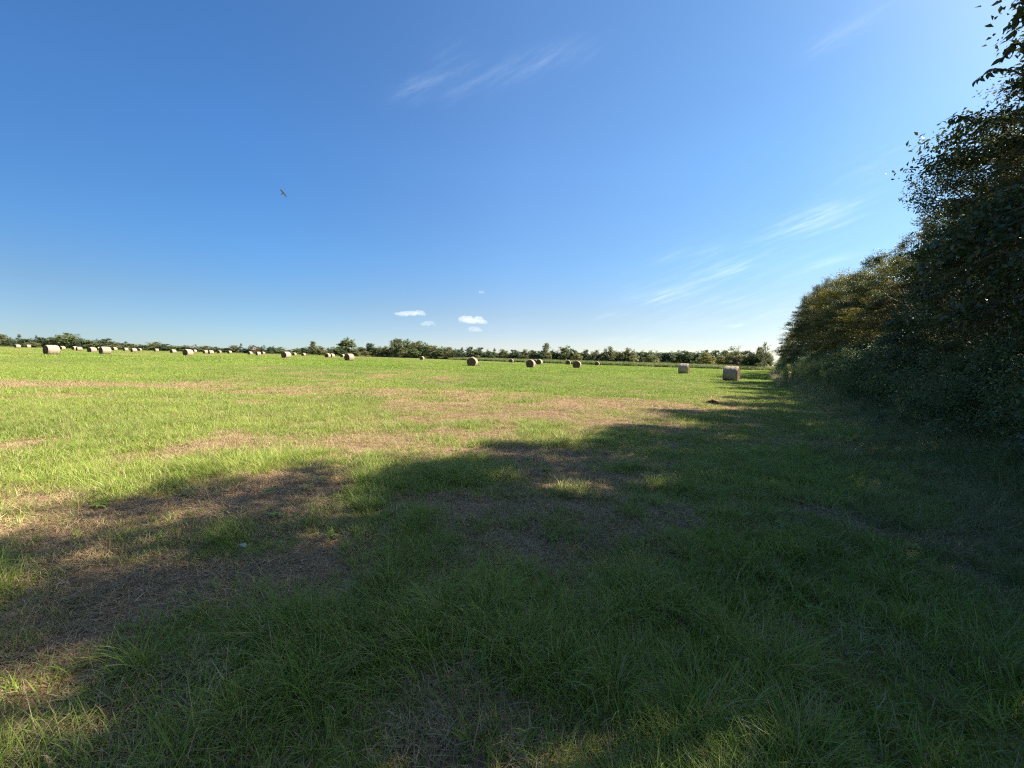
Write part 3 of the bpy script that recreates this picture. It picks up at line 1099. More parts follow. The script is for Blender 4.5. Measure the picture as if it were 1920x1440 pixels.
# undergrowth
for i, s_ in enumerate(np.concatenate([np.arange(3.0, 30, 1.25), np.arange(30, 75, 2.2), np.arange(75, 130, 4.5)])):
    x, y = line(s_ + hg.random() * 0.5, 0.75 + 0.5 * hg.random())
    f = (0.75 + 0.55 * hg.random()) * (1 + 0.4 * smooth(30, 80, s_))
    r = empty('shrub', (x, y, tz(x, y) - 0.03), hg.random() * 6.28, (f, f, f))
    if s_ < 12:
        lab, grp = 'dark leafy shrub under the nearest hedgerow trees', 'shrubs under the nearest trees'
    elif s_ < 30:
        lab, grp = 'tangled shrub in shade at the hedgerow foot beyond the goldenrod', 'tangled shrubs in the shade'
    else:
        lab, grp = ('leafy shrub edging the hedgerow behind the tall weed thicket' if s_ < 60 else 'small shrub edging the far end of the hedgerow'), 'shrubs edging the distant hedgerow'
    tag(r, lab, 'shrub', grp)
    link('foliage', SK[i % 3]['crown'], r)
    link('stems', SK[i % 3]['stems'], r)

# ------------------------------------------------------------------ far trees, in unit size
FK = {}
FK['round'] = [tree_kind('round_tree', 400 + i, 0.46, 0.97, 0.10, 120, 4200, 0.050, 0.10, M['far_green'], 0.022, 12, shape='round', aspect=0.75, lobes=8) for i in range(4)]
FK['olive'] = [tree_kind('olive_tree', 410 + i, 0.46, 0.96, 0.05, 120, 4200, 0.050, 0.10, M['far_olive'], 0.022, 12, shape='round', aspect=0.75, lobes=7) for i in range(3)]
FK['cedar'] = [tree_kind('cedar', 420 + i, 0.45, 0.97, 0.02, 90, 2600, 0.050, 0.09, M['far_dark'], 0.02, 8, shape='cone', aspect=0.6, gaps=0.1) for i in range(2)]
FK['dark'] = [tree_kind('dark_tree', 430 + i, 0.46, 0.96, 0.04, 120, 4200, 0.050, 0.10, M['far_dark'], 0.022, 12, shape='round', aspect=0.75, lobes=8) for i in range(3)]
FK['yellow'] = [tree_kind('pale_tree', 440 + i, 0.46, 0.96, 0.02, 110, 3600, 0.05, 0.10, M['far_yellow'], 0.02, 12, shape='round', aspect=0.75, lobes=7) for i in range(2)]
FK['red'] = [tree_kind('russet_tree', 450, 0.45, 0.96, 0.05, 50, 1900, 0.05, 0.12, M['far_red'], 0.02, 12, shape='round', aspect=0.75, gaps=0.3)]
FK['sparse'] = [tree_kind('sparse_tree', 460 + i, 0.42, 0.93, 0.08, 45, 1100, 0.042, 0.09, M['far_olive'], 0.024, 40, shape='open', aspect=0.6, gaps=0.5, inner=0.2) for i in range(2)]

EDGE = [(-60, 185), (0, 188), (150, 192), (300, 200), (500, 215), (600, 240), (700, 262), (800, 240), (900, 190), (1000, 165), (1180, 150), (1400, 150), (1480, 150)]


def edge_depth(px):
    return float(np.interp(px, [e[0] for e in EDGE], [e[1] for e in EDGE]))


KW = {'round': 'mid green tree', 'olive': 'olive green tree', 'dark': 'dark green tree', 'cedar': 'pointed dark cedar'}


def far_label(kind, px, back):
    # where the tree stands, told by the bales and trees next to it
    spots = [(60, 'left of the largest left bale'), (122, 'behind the largest left bale'), (215, 'behind the close pair of left bales'),
             (300, 'behind the tiny bales right of the close pair'), (375, 'behind the lone medium bale'), (438, 'behind the far bale pair left of the cedars'),
             (500, 'behind the three far bales'), (560, 'behind the half dark, half pale bale'), (632, 'just left of the tall rounded tree'),
             (733, 'between the tall rounded tree and the large wood'), (792, 'in the tallest part of the large wood'), (870, 'in the falling right end of the large wood'),
             (935, 'behind the large bale left of centre'), (1040, 'behind the central bale cluster'), (1108, 'behind the pair right of the central cluster'),
             (1190, 'left of the even far wood'), (1262, 'in the left part of the even far wood'), (1330, 'in the even far wood above the left grey bale'), (9999, 'in the even far wood above the right grey bale')]
    pl_ = next(v for k_, v in spots if px < k_)
    return ('back row tree ' if back else KW[kind] + ' ') + pl_, pl_


def far_tree(kind, px, top, wpx, extra, label, group=None, cat='tree', back=False):
    if group:
        label, pl_ = far_label(kind, px, back)
        group = 'far trees ' + pl_
    dep = edge_depth(px) + extra
    x, y = at_depth(px, dep)
    zb = tz(x, y)
    zt = z_at(px, top, x, y)
    p_ = CM.inverted() @ Vector((x, y, 1.0))
    w = wpx * -p_.z / F
    ks = FK[kind]
    r = place_tree(ks[hg.integers(0, len(ks))], {'cedar': 'cedar_tree', 'sparse': 'sparse_tree'}.get(kind, 'tree'), (x, y, zb),
                   hg.random() * 6.28, (w * 1.06, w * 1.06, max(1.5, zt - zb)), label, cat, group)
    return r


L_LEFT = 'dense green tree in the far tree line behind the leftmost hay bales'
L_LEFTM = 'bushy tree in the low far line between the leftmost trees and the tall rounded tree'
L_MID = 'mid green tree in the large wood that stands right of the tall rounded tree'
L_CEN = 'dark green tree in the far tree line behind the central hay bales'
L_RIGHT = 'dark tree of the even topped far wood behind the two right hay bales'
C_LEFT = 'dark pointed cedar in the far tree line behind the leftmost hay bales'
C_CEN = 'small dark pointed cedar in the far tree line left of the central hay bales'
FT = [
    # px, top, width, kind, extra depth, label, group
    (-14, 627, 24, 'round', 6, L_LEFT, 1), (5, 626, 24, 'olive', 8, L_LEFT, 1), (20, 630, 16, 'cedar', 6, C_LEFT, 2), (36, 627, 18, 'cedar', 8, C_LEFT, 2),
    (52, 633, 22, 'dark', 6, L_LEFT, 1), (68, 629, 11, 'cedar', 10, C_LEFT, 2), (60, 640, 22, 'olive', 0, L_LEFT, 1), (80, 632, 24, 'dark', 8, L_LEFT, 1),
    (94, 632, 13, 'cedar', 6, C_LEFT, 2), (112, 628, 30, 'round', 8, L_LEFT, 1), (128, 624, 42, 'round', 4, 'broad domed tree, highest crown of the far line at left', 0),
    (151, 629, 22, 'cedar', 12, C_LEFT, 2), (156, 634, 30, 'dark', 4, L_LEFT, 1), (172, 637, 26, 'round', 4, L_LEFT, 1), (184, 633, 13, 'cedar', 8, C_LEFT, 2),
    (198, 634, 26, 'dark', 8, L_LEFT, 1), (212, 640, 22, 'olive', 2, L_LEFT, 1), (236, 640, 14, 'cedar', 8, C_LEFT, 2), (226, 642, 24, 'dark', 6, L_LEFT, 1),
    (250, 644, 24, 'olive', 4, L_LEFT, 1), (268, 645, 24, 'round', 4, L_LEFT, 1), (290, 640, 32, 'olive', 8, 'pale domed tree alone above the low line left of centre', 0),
    (306, 644, 26, 'dark', 4, L_LEFTM, 3), (322, 647, 26, 'round', 4, L_LEFTM, 3), (345, 647, 34, 'round', 6, L_LEFTM, 3), (368, 645, 14, 'sparse', 8, 'thin see-through tree rising from the low far line at left', 0),
    (362, 651, 24, 'dark', 2, L_LEFTM, 3), (386, 648, 38, 'olive', 6, L_LEFTM, 3), (406, 650, 28, 'round', 4, L_LEFTM, 3), (424, 652, 24, 'dark', 4, L_LEFTM, 3),
    (439, 646, 22, 'olive', 6, L_LEFTM, 3), (452, 644, 12, 'cedar', 4, C_CEN, 4), (461, 652, 16, 'dark', 4, L_LEFTM, 3), (469, 645, 11, 'cedar', 6, C_CEN, 4),
    (478, 647, 15, 'red', 2, 'only reddish brown tree in the far tree line', 0), (494, 645, 15, 'cedar', 4, C_CEN, 4), (487, 650, 16, 'dark', 6, L_LEFTM, 3),
    (508, 648, 16, 'dark', 4, L_LEFTM, 3), (524, 650, 24, 'round', 4, L_LEFTM, 3), (540, 655, 20, 'olive', 2, L_LEFTM, 3), (556, 652, 20, 'round', 4, L_LEFTM, 3),
    (572, 650, 22, 'dark', 4, L_LEFTM, 3), (587, 639, 17, 'olive', 6, 'narrow tree poking above the low line just left of the tall rounded tree', 0),
    (600, 648, 24, 'olive', 2, L_LEFTM, 3), (616, 650, 18, 'cedar', 4, C_CEN, 4), (626, 650, 26, 'round', 4, L_LEFTM, 3),
    (650, 632, 31, 'round', 6, 'tall rounded tree standing well above the far tree line left of centre', 0), (674, 650, 18, 'olive', 6, L_MID, 5),
    (640, 652, 20, 'dark', 2, L_MID, 5), (666, 655, 20, 'olive', 0, L_MID, 5),
    (694, 643, 22, 'dark', 4, L_MID, 5), (684, 652, 18, 'olive', 2, L_MID, 5), (712, 649, 22, 'round', 6, L_MID, 5), (725, 648, 22, 'olive', 6, L_MID, 5),
    (739, 636, 22, 'round', 4, L_MID, 5), (750, 634, 26, 'olive', 8, L_MID, 5), (766, 635, 26, 'round', 6, L_MID, 5), (782, 636, 26, 'olive', 6, L_MID, 5),
    (756, 650, 20, 'olive', -6, L_MID, 5), (776, 652, 22, 'round', -4, L_MID, 5),
    (797, 642, 24, 'round', 6, L_MID, 5), (812, 645, 26, 'olive', 4, L_MID, 5), (828, 649, 26, 'round', 4, L_MID, 5), (840, 650, 22, 'olive', 2, L_MID, 5),
    (852, 651, 14, 'cedar', 8, C_CEN, 4), (866, 651, 14, 'cedar', 12, C_CEN, 4), (858, 654, 22, 'dark', 14, L_MID, 5), (880, 649, 18, 'dark', 20, L_CEN, 6),
    (898, 650, 20, 'dark', 20, L_CEN, 6), (888, 656, 22, 'olive', 14, L_CEN, 6), (915, 652, 14, 'cedar', 24, C_CEN, 4), (927, 653, 14, 'cedar', 26, C_CEN, 4),
    (916, 659, 24, 'dark', 16, L_CEN, 6), (945, 653, 22, 'olive', 26, L_CEN, 6), (966, 655, 24, 'dark', 26, L_CEN, 6), (985, 654, 24, 'olive', 24, L_CEN, 6),
    (1001, 656, 20, 'dark', 22, L_CEN, 6), (1022, 642, 18, 'olive', 16, 'narrow pale topped tree rising behind the central bale cluster', 0),
    (1014, 658, 22, 'dark', 14, L_CEN, 6), (1038, 654, 22, 'dark', 24, L_CEN, 6), (1060, 647, 28, 'round', 26, L_CEN, 6), (1078, 655, 20, 'dark', 26, L_CEN, 6),
    (1082, 661, 20, 'yellow', 6, 'low pale green bush behind the central hay bales', 0), (1098, 654, 20, 'dark', 24, L_CEN, 6), (1116, 655, 22, 'olive', 22, L_CEN, 6),
    (1142, 648, 24, 'olive', 12, 'spiky topped tree left of the even far wood', 0), (1128, 660, 22, 'dark', 16, L_CEN, 6), (1160, 657, 22, 'olive', 14, L_CEN, 6),
    (1178, 651, 28, 'olive', 14, 'rounded mid green tree at the left end of the even far wood', 0),
    (1222, 664, 30, 'olive', 30, 'broad pale bush in front of the even far wood', 0), (1200, 656, 24, 'dark', 70, L_RIGHT, 7), (1216, 656, 24, 'round', 70, L_RIGHT, 7),
    (1236, 657, 24, 'dark', 72, L_RIGHT, 7), (1253, 657, 24, 'dark', 70, L_RIGHT, 7), (1270, 656, 26, 'round', 74, L_RIGHT, 7), (1287, 657, 26, 'dark', 70, L_RIGHT, 7),
    (1304, 657, 26, 'dark', 72, L_RIGHT, 7), (1320, 656, 26, 'round', 76, L_RIGHT, 7), (1338, 655, 26, 'dark', 70, L_RIGHT, 7), (1356, 655, 24, 'dark', 72, L_RIGHT, 7),
    (1372, 657, 24, 'round', 70, L_RIGHT, 7), (1390, 657, 24, 'dark', 70, L_RIGHT, 7), (1325, 661, 29, 'yellow', 22, 'yellow green rounded tree standing in front of the far wood', 0),
    (1352, 664, 20, 'yellow', 14, 'small yellow green bush beside the twiggy tree above the right hay bale', 0),
    (1383, 643, 34, 'sparse', 8, 'twiggy tree with bare upper branches above the right hay bale', 0), (1378, 656, 30, 'olive', 12, 'leafy lower tree around the twiggy tree above the right hay bale', 0),
    (1404, 656, 24, 'dark', 6, 'dark bushy tree between the twiggy tree and the hedgerow', 0), (1424, 650, 20, 'dark', 4, 'small dark tree touching the end of the hedgerow', 0),
    (1432, 640, 24, 'sparse', 0, 'thin open tree at the very end of the hedgerow', 0),
]
GROUPS = {1: 'trees of the far left line', 2: 'cedars of the far left line', 3: 'trees of the low far line', 4: 'cedars left of the centre bales', 5: 'trees of the large far wood',
          6: 'trees behind the central bales', 7: 'trees of the even far wood'}
for (px, top, w, kind, ex, lab, gp) in FT:
    far_tree(kind, px, top, w * (1.18 if px < 620 else 1.28), ex, lab, GROUPS.get(gp))
# trees filling behind, lower
for px in np.arange(-20, 1180, 9.5):
    tp = float(np.interp(px, [0, 130, 250, 350, 430, 530, 600, 700, 770, 850, 1000, 1180], [636, 634, 648, 652, 655, 655, 655, 652, 645, 656, 659, 660]))
    lab, g2 = ((L_LEFT, 1) if px < 300 else (L_LEFTM, 3) if px < 632 else (L_MID, 5) if px < 860 else (L_CEN, 6))
    far_tree(['dark', 'round', 'olive'][hg.integers(0, 3)], px + hg.random() * 6, tp + hg.random() * 3, 23, 26 + 8 * hg.random(), lab, GROUPS[g2], 'tree', True)
for px in np.arange(1150, 1440, 15):
    far_tree('dark', px + hg.random() * 5, 659 + hg.random() * 2, 30, 100, L_RIGHT, GROUPS[7], 'tree', True)

# weeds and brush at the field's far edge
g_ = np.random.default_rng(77)
npt = 4200
pxs = -40 + 1500 * g_.random(npt)
de = np.array([edge_depth(v) for v in pxs]) - 2 + 16 * g_.random(npt)
xy = np.array([at_depth(a, b) for a, b in zip(pxs, de)])
wk = [tuft_object('weed_clump', [blades(260, 1.0, 0.5, 1.5, (0.0, 0.6), (0.2, 1.0), 0.06, 3, 500 + k, cluster=20)], M['tall_grass']) for k in range(4)]
hgt = np.interp(pxs, [0, 500, 600, 800, 900, 1400], [0.35, 0.5, 0.85, 1.1, 1.4, 1.45])
scatter('field_edge_weeds', wk, xy, terrain(xy[:, 0], xy[:, 1]), rz(g_, npt, .05), hgt * (0.6 + 0.5 * g_.random(npt)), g_.integers(0, 4, npt),
        np.clip(0.68 + 0.5 * (g_.random(npt) - 0.5), 0, 1), g_.random(npt), 'strip of tall olive weeds along the far edge of the field', 'weeds')


# ------------------------------------------------------------------ hay bales
def bale_meshes(seed):
    g_ = np.random.default_rng(seed)
    Rb, L = 0.77, 1.22
    nu, nv = 56, 15
    th = np.linspace(0, 2 * pi, nu, endpoint=False)
    prof = 1 + 0.02 * np.sin(2 * th + g_.random() * 6) + 0.012 * np.sin(5 * th + g_.random() * 6)
    yy = np.linspace(-L / 2, L / 2, nv)
    edge = 1 - 0.055 * (np.abs(yy) / (L / 2)) ** 9
    T, Yv = np.meshgrid(th, yy, indexing='ij')
    rad = Rb * prof[:, None] * edge[None, :] * (1 + 0.010 * g_.normal(size=(nu, nv)))
    rad = rad * (1 + 0.012 * np.sin(Yv * 16 + T * 0.5))

    def shape(r_, T_):
        x_ = r_ * np.cos(T_)
        z_ = r_ * np.sin(T_)
        z_ = np.where(z_ < -0.68, -0.68 + (z_ + 0.68) * 0.15, z_)      # settled flat where it lies
        return x_ * 1.0, z_ + 0.69
    Xs, Zs = shape(rad, T)
    V_ = np.stack([Xs, Yv, Zs], -1).reshape(-1, 3)
    q = []
    for i in range(nu):
        for j in range(nv - 1):
            i2 = (i + 1) % nu
            q.append([i * nv + j, i2 * nv + j, i2 * nv + j + 1, i * nv + j + 1])
    side = make_mesh('wrapped_side', V_, np.array(q), None, M['bale_side'], smooth_shade=True)
    ends = []
    for sgn in (-1, 1):
        nr_ = 22
        fr = np.linspace(0, 1, nr_ + 1)[1:]
        pts = [[0, sgn * (L / 2 - 0.05), 0.69]]
        ring = [0.0]
        for ri, f in enumerate(fr):
            # coiled layers: alternate proud and recessed
            dep = (0.022 if ri % 2 else -0.022) * (1 if ri < nr_ - 1 else 0)
            spi = 0.012 * np.sin(th + f * 30)
            yv = sgn * (L / 2 - 0.035 * (1 - f) ** 1.0 + (0.01 if ri == nr_ - 1 else 0)) + sgn * (dep + spi * (1 if ri < nr_ - 1 else 0) + 0.008 * g_.normal(size=nu) * (ri < nr_ - 1))
            rr_ = rad[:, 0 if sgn < 0 else -1] * f * (1.0 if ri < nr_ - 1 else 0.998)
            x_, z_ = shape(rr_, th)
            for k in range(nu):
                pts.append([x_[k], yv[k], z_[k]])
            ring += [float(ri % 2)] * nu
        q, t_ = [], []
        for k in range(nu):
            k2 = (k + 1) % nu
            t_.append([0, 1 + k, 1 + k2] if sgn < 0 else [0, 1 + k2, 1 + k])
            for ri in range(nr_ - 1):
                a, b = 1 + ri * nu, 1 + (ri + 1) * nu
                q.append([a + k, b + k, b + k2, a + k2] if sgn < 0 else [a + k, a + k2, b + k2, b + k])
        ends.append(make_mesh('cut_end', np.array(pts), np.array(q), np.array(t_), M['bale_end'], smooth_shade=False, vattr={'ring': np.array(ring)}))
    return side, ends


BM_ = [bale_meshes(600 + i) for i in range(3)]
BG = 'round hay bales scattered over the meadow'
BALES = [
    # x0, x1, y0, y1, label, yaw of axis in azimuth degrees
    (27, 38, 646, 652, 'far hay bale close to the left edge of the picture, against the dark trees'),
    (50, 56, 650, 653, 'tiny hay bale showing only its top, left of the big leftmost bale'),
    (80.5, 111, 645.5, 664, 'largest hay bale of the left side, tan sunlit side facing the camera'),
    (112, 120, 650, 656, 'small hay bale just right behind the big leftmost bale'),
    (136, 143, 651.5, 657, 'left one of two small touching far bales, behind on the left'),
    (143, 153, 649.5, 657, 'right one of two small touching far bales, slightly larger than its neighbour'),
    (162, 182, 647, 659, 'medium hay bale, back left one of the close pair at left'),
    (183, 188, 650, 656.5, 'far hay bale mostly hidden between the close pair at left'),
    (185, 208, 650, 664, 'front right bale of the close pair at left, pale side and dark end'),
    (211, 218, 653, 658, 'tiny hay bale first to the right of the close pair at left'),
    (231, 239.5, 653, 658.5, 'tiny hay bale alone midway between the close pair and a brighter far bale'),
    (245, 256, 652, 659.5, 'bright far hay bale with a tiny one at its right side'),
    (258, 264, 655, 659.5, 'tiny hay bale touching the right side of a bright far bale'),
    (289.5, 297, 654.5, 659.5, 'lone tiny hay bale below the pale domed tree'),
    (318, 331, 654, 661.5, 'far hay bale left behind the lone medium bale'),
    (343, 361.7, 654.5, 667, 'lone medium hay bale with reddish side, below the low tree line at left'),
    (362, 368, 657, 661.5, 'tiny hay bale peeping out right behind the lone medium bale'),
    (381, 389.5, 657, 663, 'left smaller bale of a far pair left of the cedars'),
    (390, 400.5, 655.5, 663, 'right larger bale of a far pair left of the cedars'),
    (406.7, 415, 659, 663.5, 'low tiny hay bale right of the far pair'),
    (426.7, 434, 658.7, 663.5, 'tiny hay bale below the first small cedar'),
    (464.5, 473, 658.7, 664.7, 'leftmost of three far bales under the reddish tree'),
    (478, 490, 657, 665, 'middle and largest of three far bales under the reddish tree'),
    (490.5, 496, 661, 665.2, 'rightmost and tiniest of three far bales under the reddish tree'),
    (526, 547, 658, 671.7, 'medium hay bale, half dark end and half pale side, left of the tall rounded tree'),
    (548, 556, 662, 667, 'tiny hay bale just right behind the half dark, half pale bale'),
    (564.7, 573.7, 661.7, 667.3, 'tiny hay bale alone left of the touching pair'),
    (608, 621, 663, 671, 'front bale of a touching pair left below the tall rounded tree'),
    (618, 627, 662.5, 670.5, 'rear bale of a touching pair, half hidden by the front one'),
    (637, 647.5, 662, 669, 'far hay bale peeping out left behind the bale under the tall rounded tree'),
    (644, 666, 662.5, 676.3, 'nearest hay bale under the tall rounded tree, large dark end'),
    (786, 797, 666, 674, 'lone small hay bale below the right end of the large far wood'),
    (874.7, 897.5, 671, 687.5, 'large bale left of centre, dark end facing the camera, loose hay at its right'),
    (953, 964.5, 672, 680, 'small hay bale just right of centre against the weed strip'),
    (985, 1006, 674.7, 690, 'front bale of the central cluster, dark end facing the camera'),
    (1000.5, 1007.5, 674, 680, 'hay bale mostly hidden behind the front bale of the central cluster'),
    (1005, 1018, 674.7, 685, 'rear right bale of the central cluster with a bright side'),
    (1059, 1072, 676, 685, 'smaller rear bale of the pair right of the central cluster'),
    (1073, 1091, 676, 690, 'larger front bale of the pair right of the central cluster'),
    (1113.7, 1126, 678.7, 686.5, 'lone small hay bale between the pair and the grey right bales'),
    (1272.5, 1294, 685, 702.5, 'grey shaded hay bale seen side on, left one of the two right bales'),
    (1358.7, 1387, 684.5, 712, 'nearest and largest hay bale, grey shaded side, beside the hedgerow'),
]
bproto = None
for bi, (x0, x1, y0, y1, lab) in enumerate(BALES):
    cx = (x0 + x1) / 2
    hor = 645 + (cx - 95) * 0.0298
    d_h = F * 1.45 / max(3.5, (y1 - y0))
    d_b = F * 1.85 / max(4.0, (y1 - hor)) if y1 - hor < 14 else F * 1.6 / (y1 - hor)
    dep = math.sqrt(d_h * d_b)
    if bi in (1, 19):
        dep = min(dep, 182)
    dep = min(dep, edge_depth(cx) - 8)
    if bi == 41:
        dep *= 0.95
    x, y = at_depth(cx, dep)
    azn = 197 + hg.normal() * 5
    if bi == 40:
        azn = 124
    if bi == 41:
        azn = 130
    if bi in (0, 3, 4, 9, 12, 19):
        azn = 185 + hg.normal() * 8
    side, ends = BM_[bi % 3]
    f = 1.0 + hg.normal() * 0.02
    r = empty('hay_bale', (x, y, tz(x, y) - 0.02), -R(azn), (f, f, f))
    tag(r, lab, 'hay bale', BG)
    link('wrapped_side', side, r)
    link('cut_end', ends[0], r)
    link('cut_end', ends[1], r)


# ------------------------------------------------------------------ birds
def bird_mesh():
    bm = bmesh.new()
    # body: ellipsoid loops along y, wings as tapered slabs grown from the flanks
    prof = [(-0.34, 0.015), (-0.24, 0.05), (-0.1, 0.085), (0.05, 0.09), (0.18, 0.06), (0.26, 0.035), (0.32, 0.03), (0.37, 0.008)]
    rings_ = []
    for (y_, r_) in prof:
        rings_.append([bm.verts.new((r_ * math.cos(a) * 1.1, y_, r_ * math.sin(a))) for a in [k * pi / 4 for k in range(8)]])
    for a, b in zip(rings_, rings_[1:]):
        for k in range(8):
            bm.faces.new((a[k], a[(k + 1) % 8], b[(k + 1) % 8], b[k]))
    bm.faces.new(rings_[0][::-1])
    bm.faces.new(rings_[-1])
    for s_ in (-1, 1):
        secs = [(0.06, 0.16, -0.13, 0.03, 0.01), (0.28, 0.20, -0.12, 0.07, 0.012), (0.52, 0.17, -0.14, 0.11, 0.010), (0.75, 0.08, -0.14, 0.14, 0.007), (0.93, -0.06, -0.16, 0.17, 0.003)]
        pr = None
        for (x_, ylead, ytrail, z_, t_) in secs:
            cur = [bm.verts.new((s_ * x_, ylead, z_)), bm.verts.new((s_ * x_, (ylead * 0.6 + ytrail * 0.4), z_ + t_ * 1.6)),
                   bm.verts.new((s_ * x_, ytrail, z_)), bm.verts.new((s_ * x_, (ylead * 0.6 + ytrail * 0.4), z_ - t_))]
            if pr:
                for k in range(4):
                    bm.faces.new((pr[k], pr[(k + 1) % 4], cur[(k + 1) % 4], cur[k]))
            else:
                bm.faces.new(cur)
            pr = cur
        bm.faces.new(pr[::-1])
        # finger feathers
        for j, (ex_, ey) in enumerate([(1.05, 0.02), (1.06, -0.06), (1.02, -0.14)]):
            a = [bm.verts.new(v) for v in [(s_ * 0.88, -0.02 - j * 0.05, 0.163), (s_ * ex_, ey - 0.012, 0.2), (s_ * 0.88, -0.05 - j * 0.05, 0.168)]]
            bm.faces.new(a)
    t = [bm.verts.new(v) for v in [(-0.05, -0.26, 0.0), (0.05, -0.26, 0.0), (0.12, -0.52, -0.01), (0, -0.55, 0.008), (-0.12, -0.52, -0.01), (0, -0.28, 0.03)]]
    for f in ((0, 4, 3, 5), (5, 3, 2, 1), (1, 2, 3, 0), (0, 3, 4)):
        try:
            bm.faces.new([t[k] for k in f])
        except ValueError:
            pass
    bmesh.ops.recalc_face_normals(bm, faces=bm.faces)
    me = bpy.data.meshes.new('bird')
    bm.to_mesh(me)
    bm.free()
    me.materials.append(M['feather'])
    return me


bme = bird_mesh()
d = ray(531, 362)
loc = Vector((0, 0, CAM_Z)) + d * 108
b = link('bird', bme, None, loc)
# wings run down to the right in view, tail towards lower left
ra, rb = ray(526, 357), ray(537, 368)
wing = (rb - ra).normalized()
head = wing.cross(d).normalized()
Mx = Matrix((wing, head, wing.cross(head))).transposed()
b.rotation_euler = (Mx.to_4x4() @ Matrix.Rotation(R(-20), 4, 'X') @ Matrix.Rotation(R(14), 4, 'Y')).to_euler()
b.scale = (1, 1, 1)
tag(b, 'dark soaring bird with spread wings high over the left of the meadow', 'bird')
d = ray(215, 507)
b2 = link('bird', bme, None, Vector((0, 0, CAM_Z)) + d * 420, (0.2, 0.3, 0.5))
tag(b2, 'faint speck of a distant bird in the sky at far left, above the leftmost bales', 'bird')


# ------------------------------------------------------------------ small cumulus clouds
def cloud(px, py, wpx, hpx, seed, label, dens):
    g_ = np.random.default_rng(seed)
    dist = 5200.0
    d_ = ray(px, py)
    k = dist / d_.y
    c_ = Vector((d_.x * k, dist, CAM_Z + d_.z * k))
    W, H = wpx * dist / F, hpx * dist / F
    bm = bmesh.new()
    nb = int(10 + W / 40)
    for i in range(nb):
        u = g_.random() * 2 - 1
        x_ = u * W * 0.5
        hh = H * (1 - 0.75 * u * u) * (0.5 + 0.6 * g_.random())
        r_ = hh * (0.35 + 0.25 * g_.random())
        mt = Matrix.Translation((x_, (g_.random() - 0.5) * W * 0.3, -H * 0.4 + r_ * 0.5 + g_.random() * (hh - r_) * 0.9)) @ Matrix.Diagonal((r_ * (1.6 + g_.random()), r_ * 1.4, r_ * 0.8, 1))
        bmesh.ops.create_icosphere(bm, subdivisions=2, radius=1.0, matrix=mt)
    me = bpy.data.meshes.new('cloud')
    bm.to_mesh(me)
    bm.free()
    tmp = bpy.data.objects.new('cloud', me)
    COL.objects.link(tmp)
    md = tmp.modifiers.new('r', 'REMESH')
    md.mode = 'VOXEL'
    md.voxel_size = max(3.0, H / 22)
    dg = bpy.context.evaluated_depsgraph_get()
    m2 = bpy.data.meshes.new_from_object(tmp.evaluated_get(dg))
    bpy.data.objects.remove(tmp)
    nv = len(m2.vertices)
    co = np.zeros(nv * 3, np.float32)
    m2.vertices.foreach_get('co', co)
    co = co.reshape(-1, 3)
    s1 = H * 0.35
    for ax in range(3):
        co[:, ax] += (fbm(co[:, 0] + 31 * ax, co[:, 2] + co[:, 1] * 0.7, s1, 3, seed + ax) - 0.5) * H * 0.28
    m2.vertices.foreach_set('co', co.ravel())
    m2.update()
    cm = M['cloud'].copy()
    for nd_ in cm.node_tree.nodes:
        if nd_.type == 'PRINCIPLED_VOLUME':
            nd_.inputs['Density'].default_value = dens * 0.13
    m2.materials.clear()
    m2.materials.append(cm)
    o_ = link('cloud', m2, None, c_)
    tag(o_, label, 'cloud', 'small white clouds low over the trees')


cloud(770, 586, 56, 15, 1, 'largest small white cloud, upper left of the four above the large far wood', 0.022)
cloud(804, 607, 30, 10, 2, 'faint small cloud lower right of the largest left cloud', 0.014)
cloud(886, 600, 54, 16, 3, 'bright double layered small cloud, right of the pair above the large far wood', 0.024)
cloud(890, 618, 26, 9, 4, 'little cloud just under the bright double layered cloud', 0.020)
cloud(903, 548, 9, 5, 5, 'tiny faint puff of cloud high above the others', 0.02)


# ------------------------------------------------------------------ small plants and litter
def leaf_mesh(name, L, W, mat, curl=0.15):
    ys = np.linspace(0, 1, 6)
    wd = np.array([0.02, 0.7, 1.0, 0.85, 0.5, 0.0])
    V_ = []
    for t_, w_ in zip(ys, wd):
        z_ = curl * L * math.sin(t_ * 3.0)
        V_ += [[-w_ * W / 2, t_ * L, z_ + 0.1 * W * w_], [0, t_ * L, z_], [w_ * W / 2, t_ * L, z_ + 0.1 * W * w_]]
    q = []
    for i in range(5):
        a = i * 3
        q += [[a, a + 1, a + 4, a + 3], [a + 1, a + 2, a + 5, a + 4]]
    return make_mesh(name, np.array(V_), np.array(q), None, mat, smooth_shade=True, fattr={'tone': np.full(10, 0.4), 'clump': np.full(10, 0.6)})


dl = leaf_mesh('fallen_leaf', 0.05, 0.028, M['dead_leaf'], 0.3)
pl = leaf_mesh('fallen_leaf', 0.07, 0.05, M['pale_leaf'], 0.15)
x, y = on_ground(461, 1038)
tag(link('fallen_leaf', pl, None, (x, y, tz(x, y) + 0.05), (0.2, 0.1, 1.3)), 'pale green leaf lying on the dry grass at the left edge of the shade', 'leaf')
for (px, py, lab) in [(228, 1097, 'pinkish dead leaf caught on the grass at left, upper of two in the dark shade'),
                      (146, 1135, 'curled tan dead leaf in the left shade, lower of two'),
                      (60, 1128, 'reddish dead leaf nearest the left edge of the picture'),
                      (1085, 965, 'small dark curled leaf in the bare patch right of centre')]:
    x, y = on_ground(px, py)
    tag(link('fallen_leaf', dl, None, (x, y, tz(x, y) + 0.06), (0.5 * hg.random(), 0.6 * hg.random(), hg.random() * 6)), lab, 'leaf')

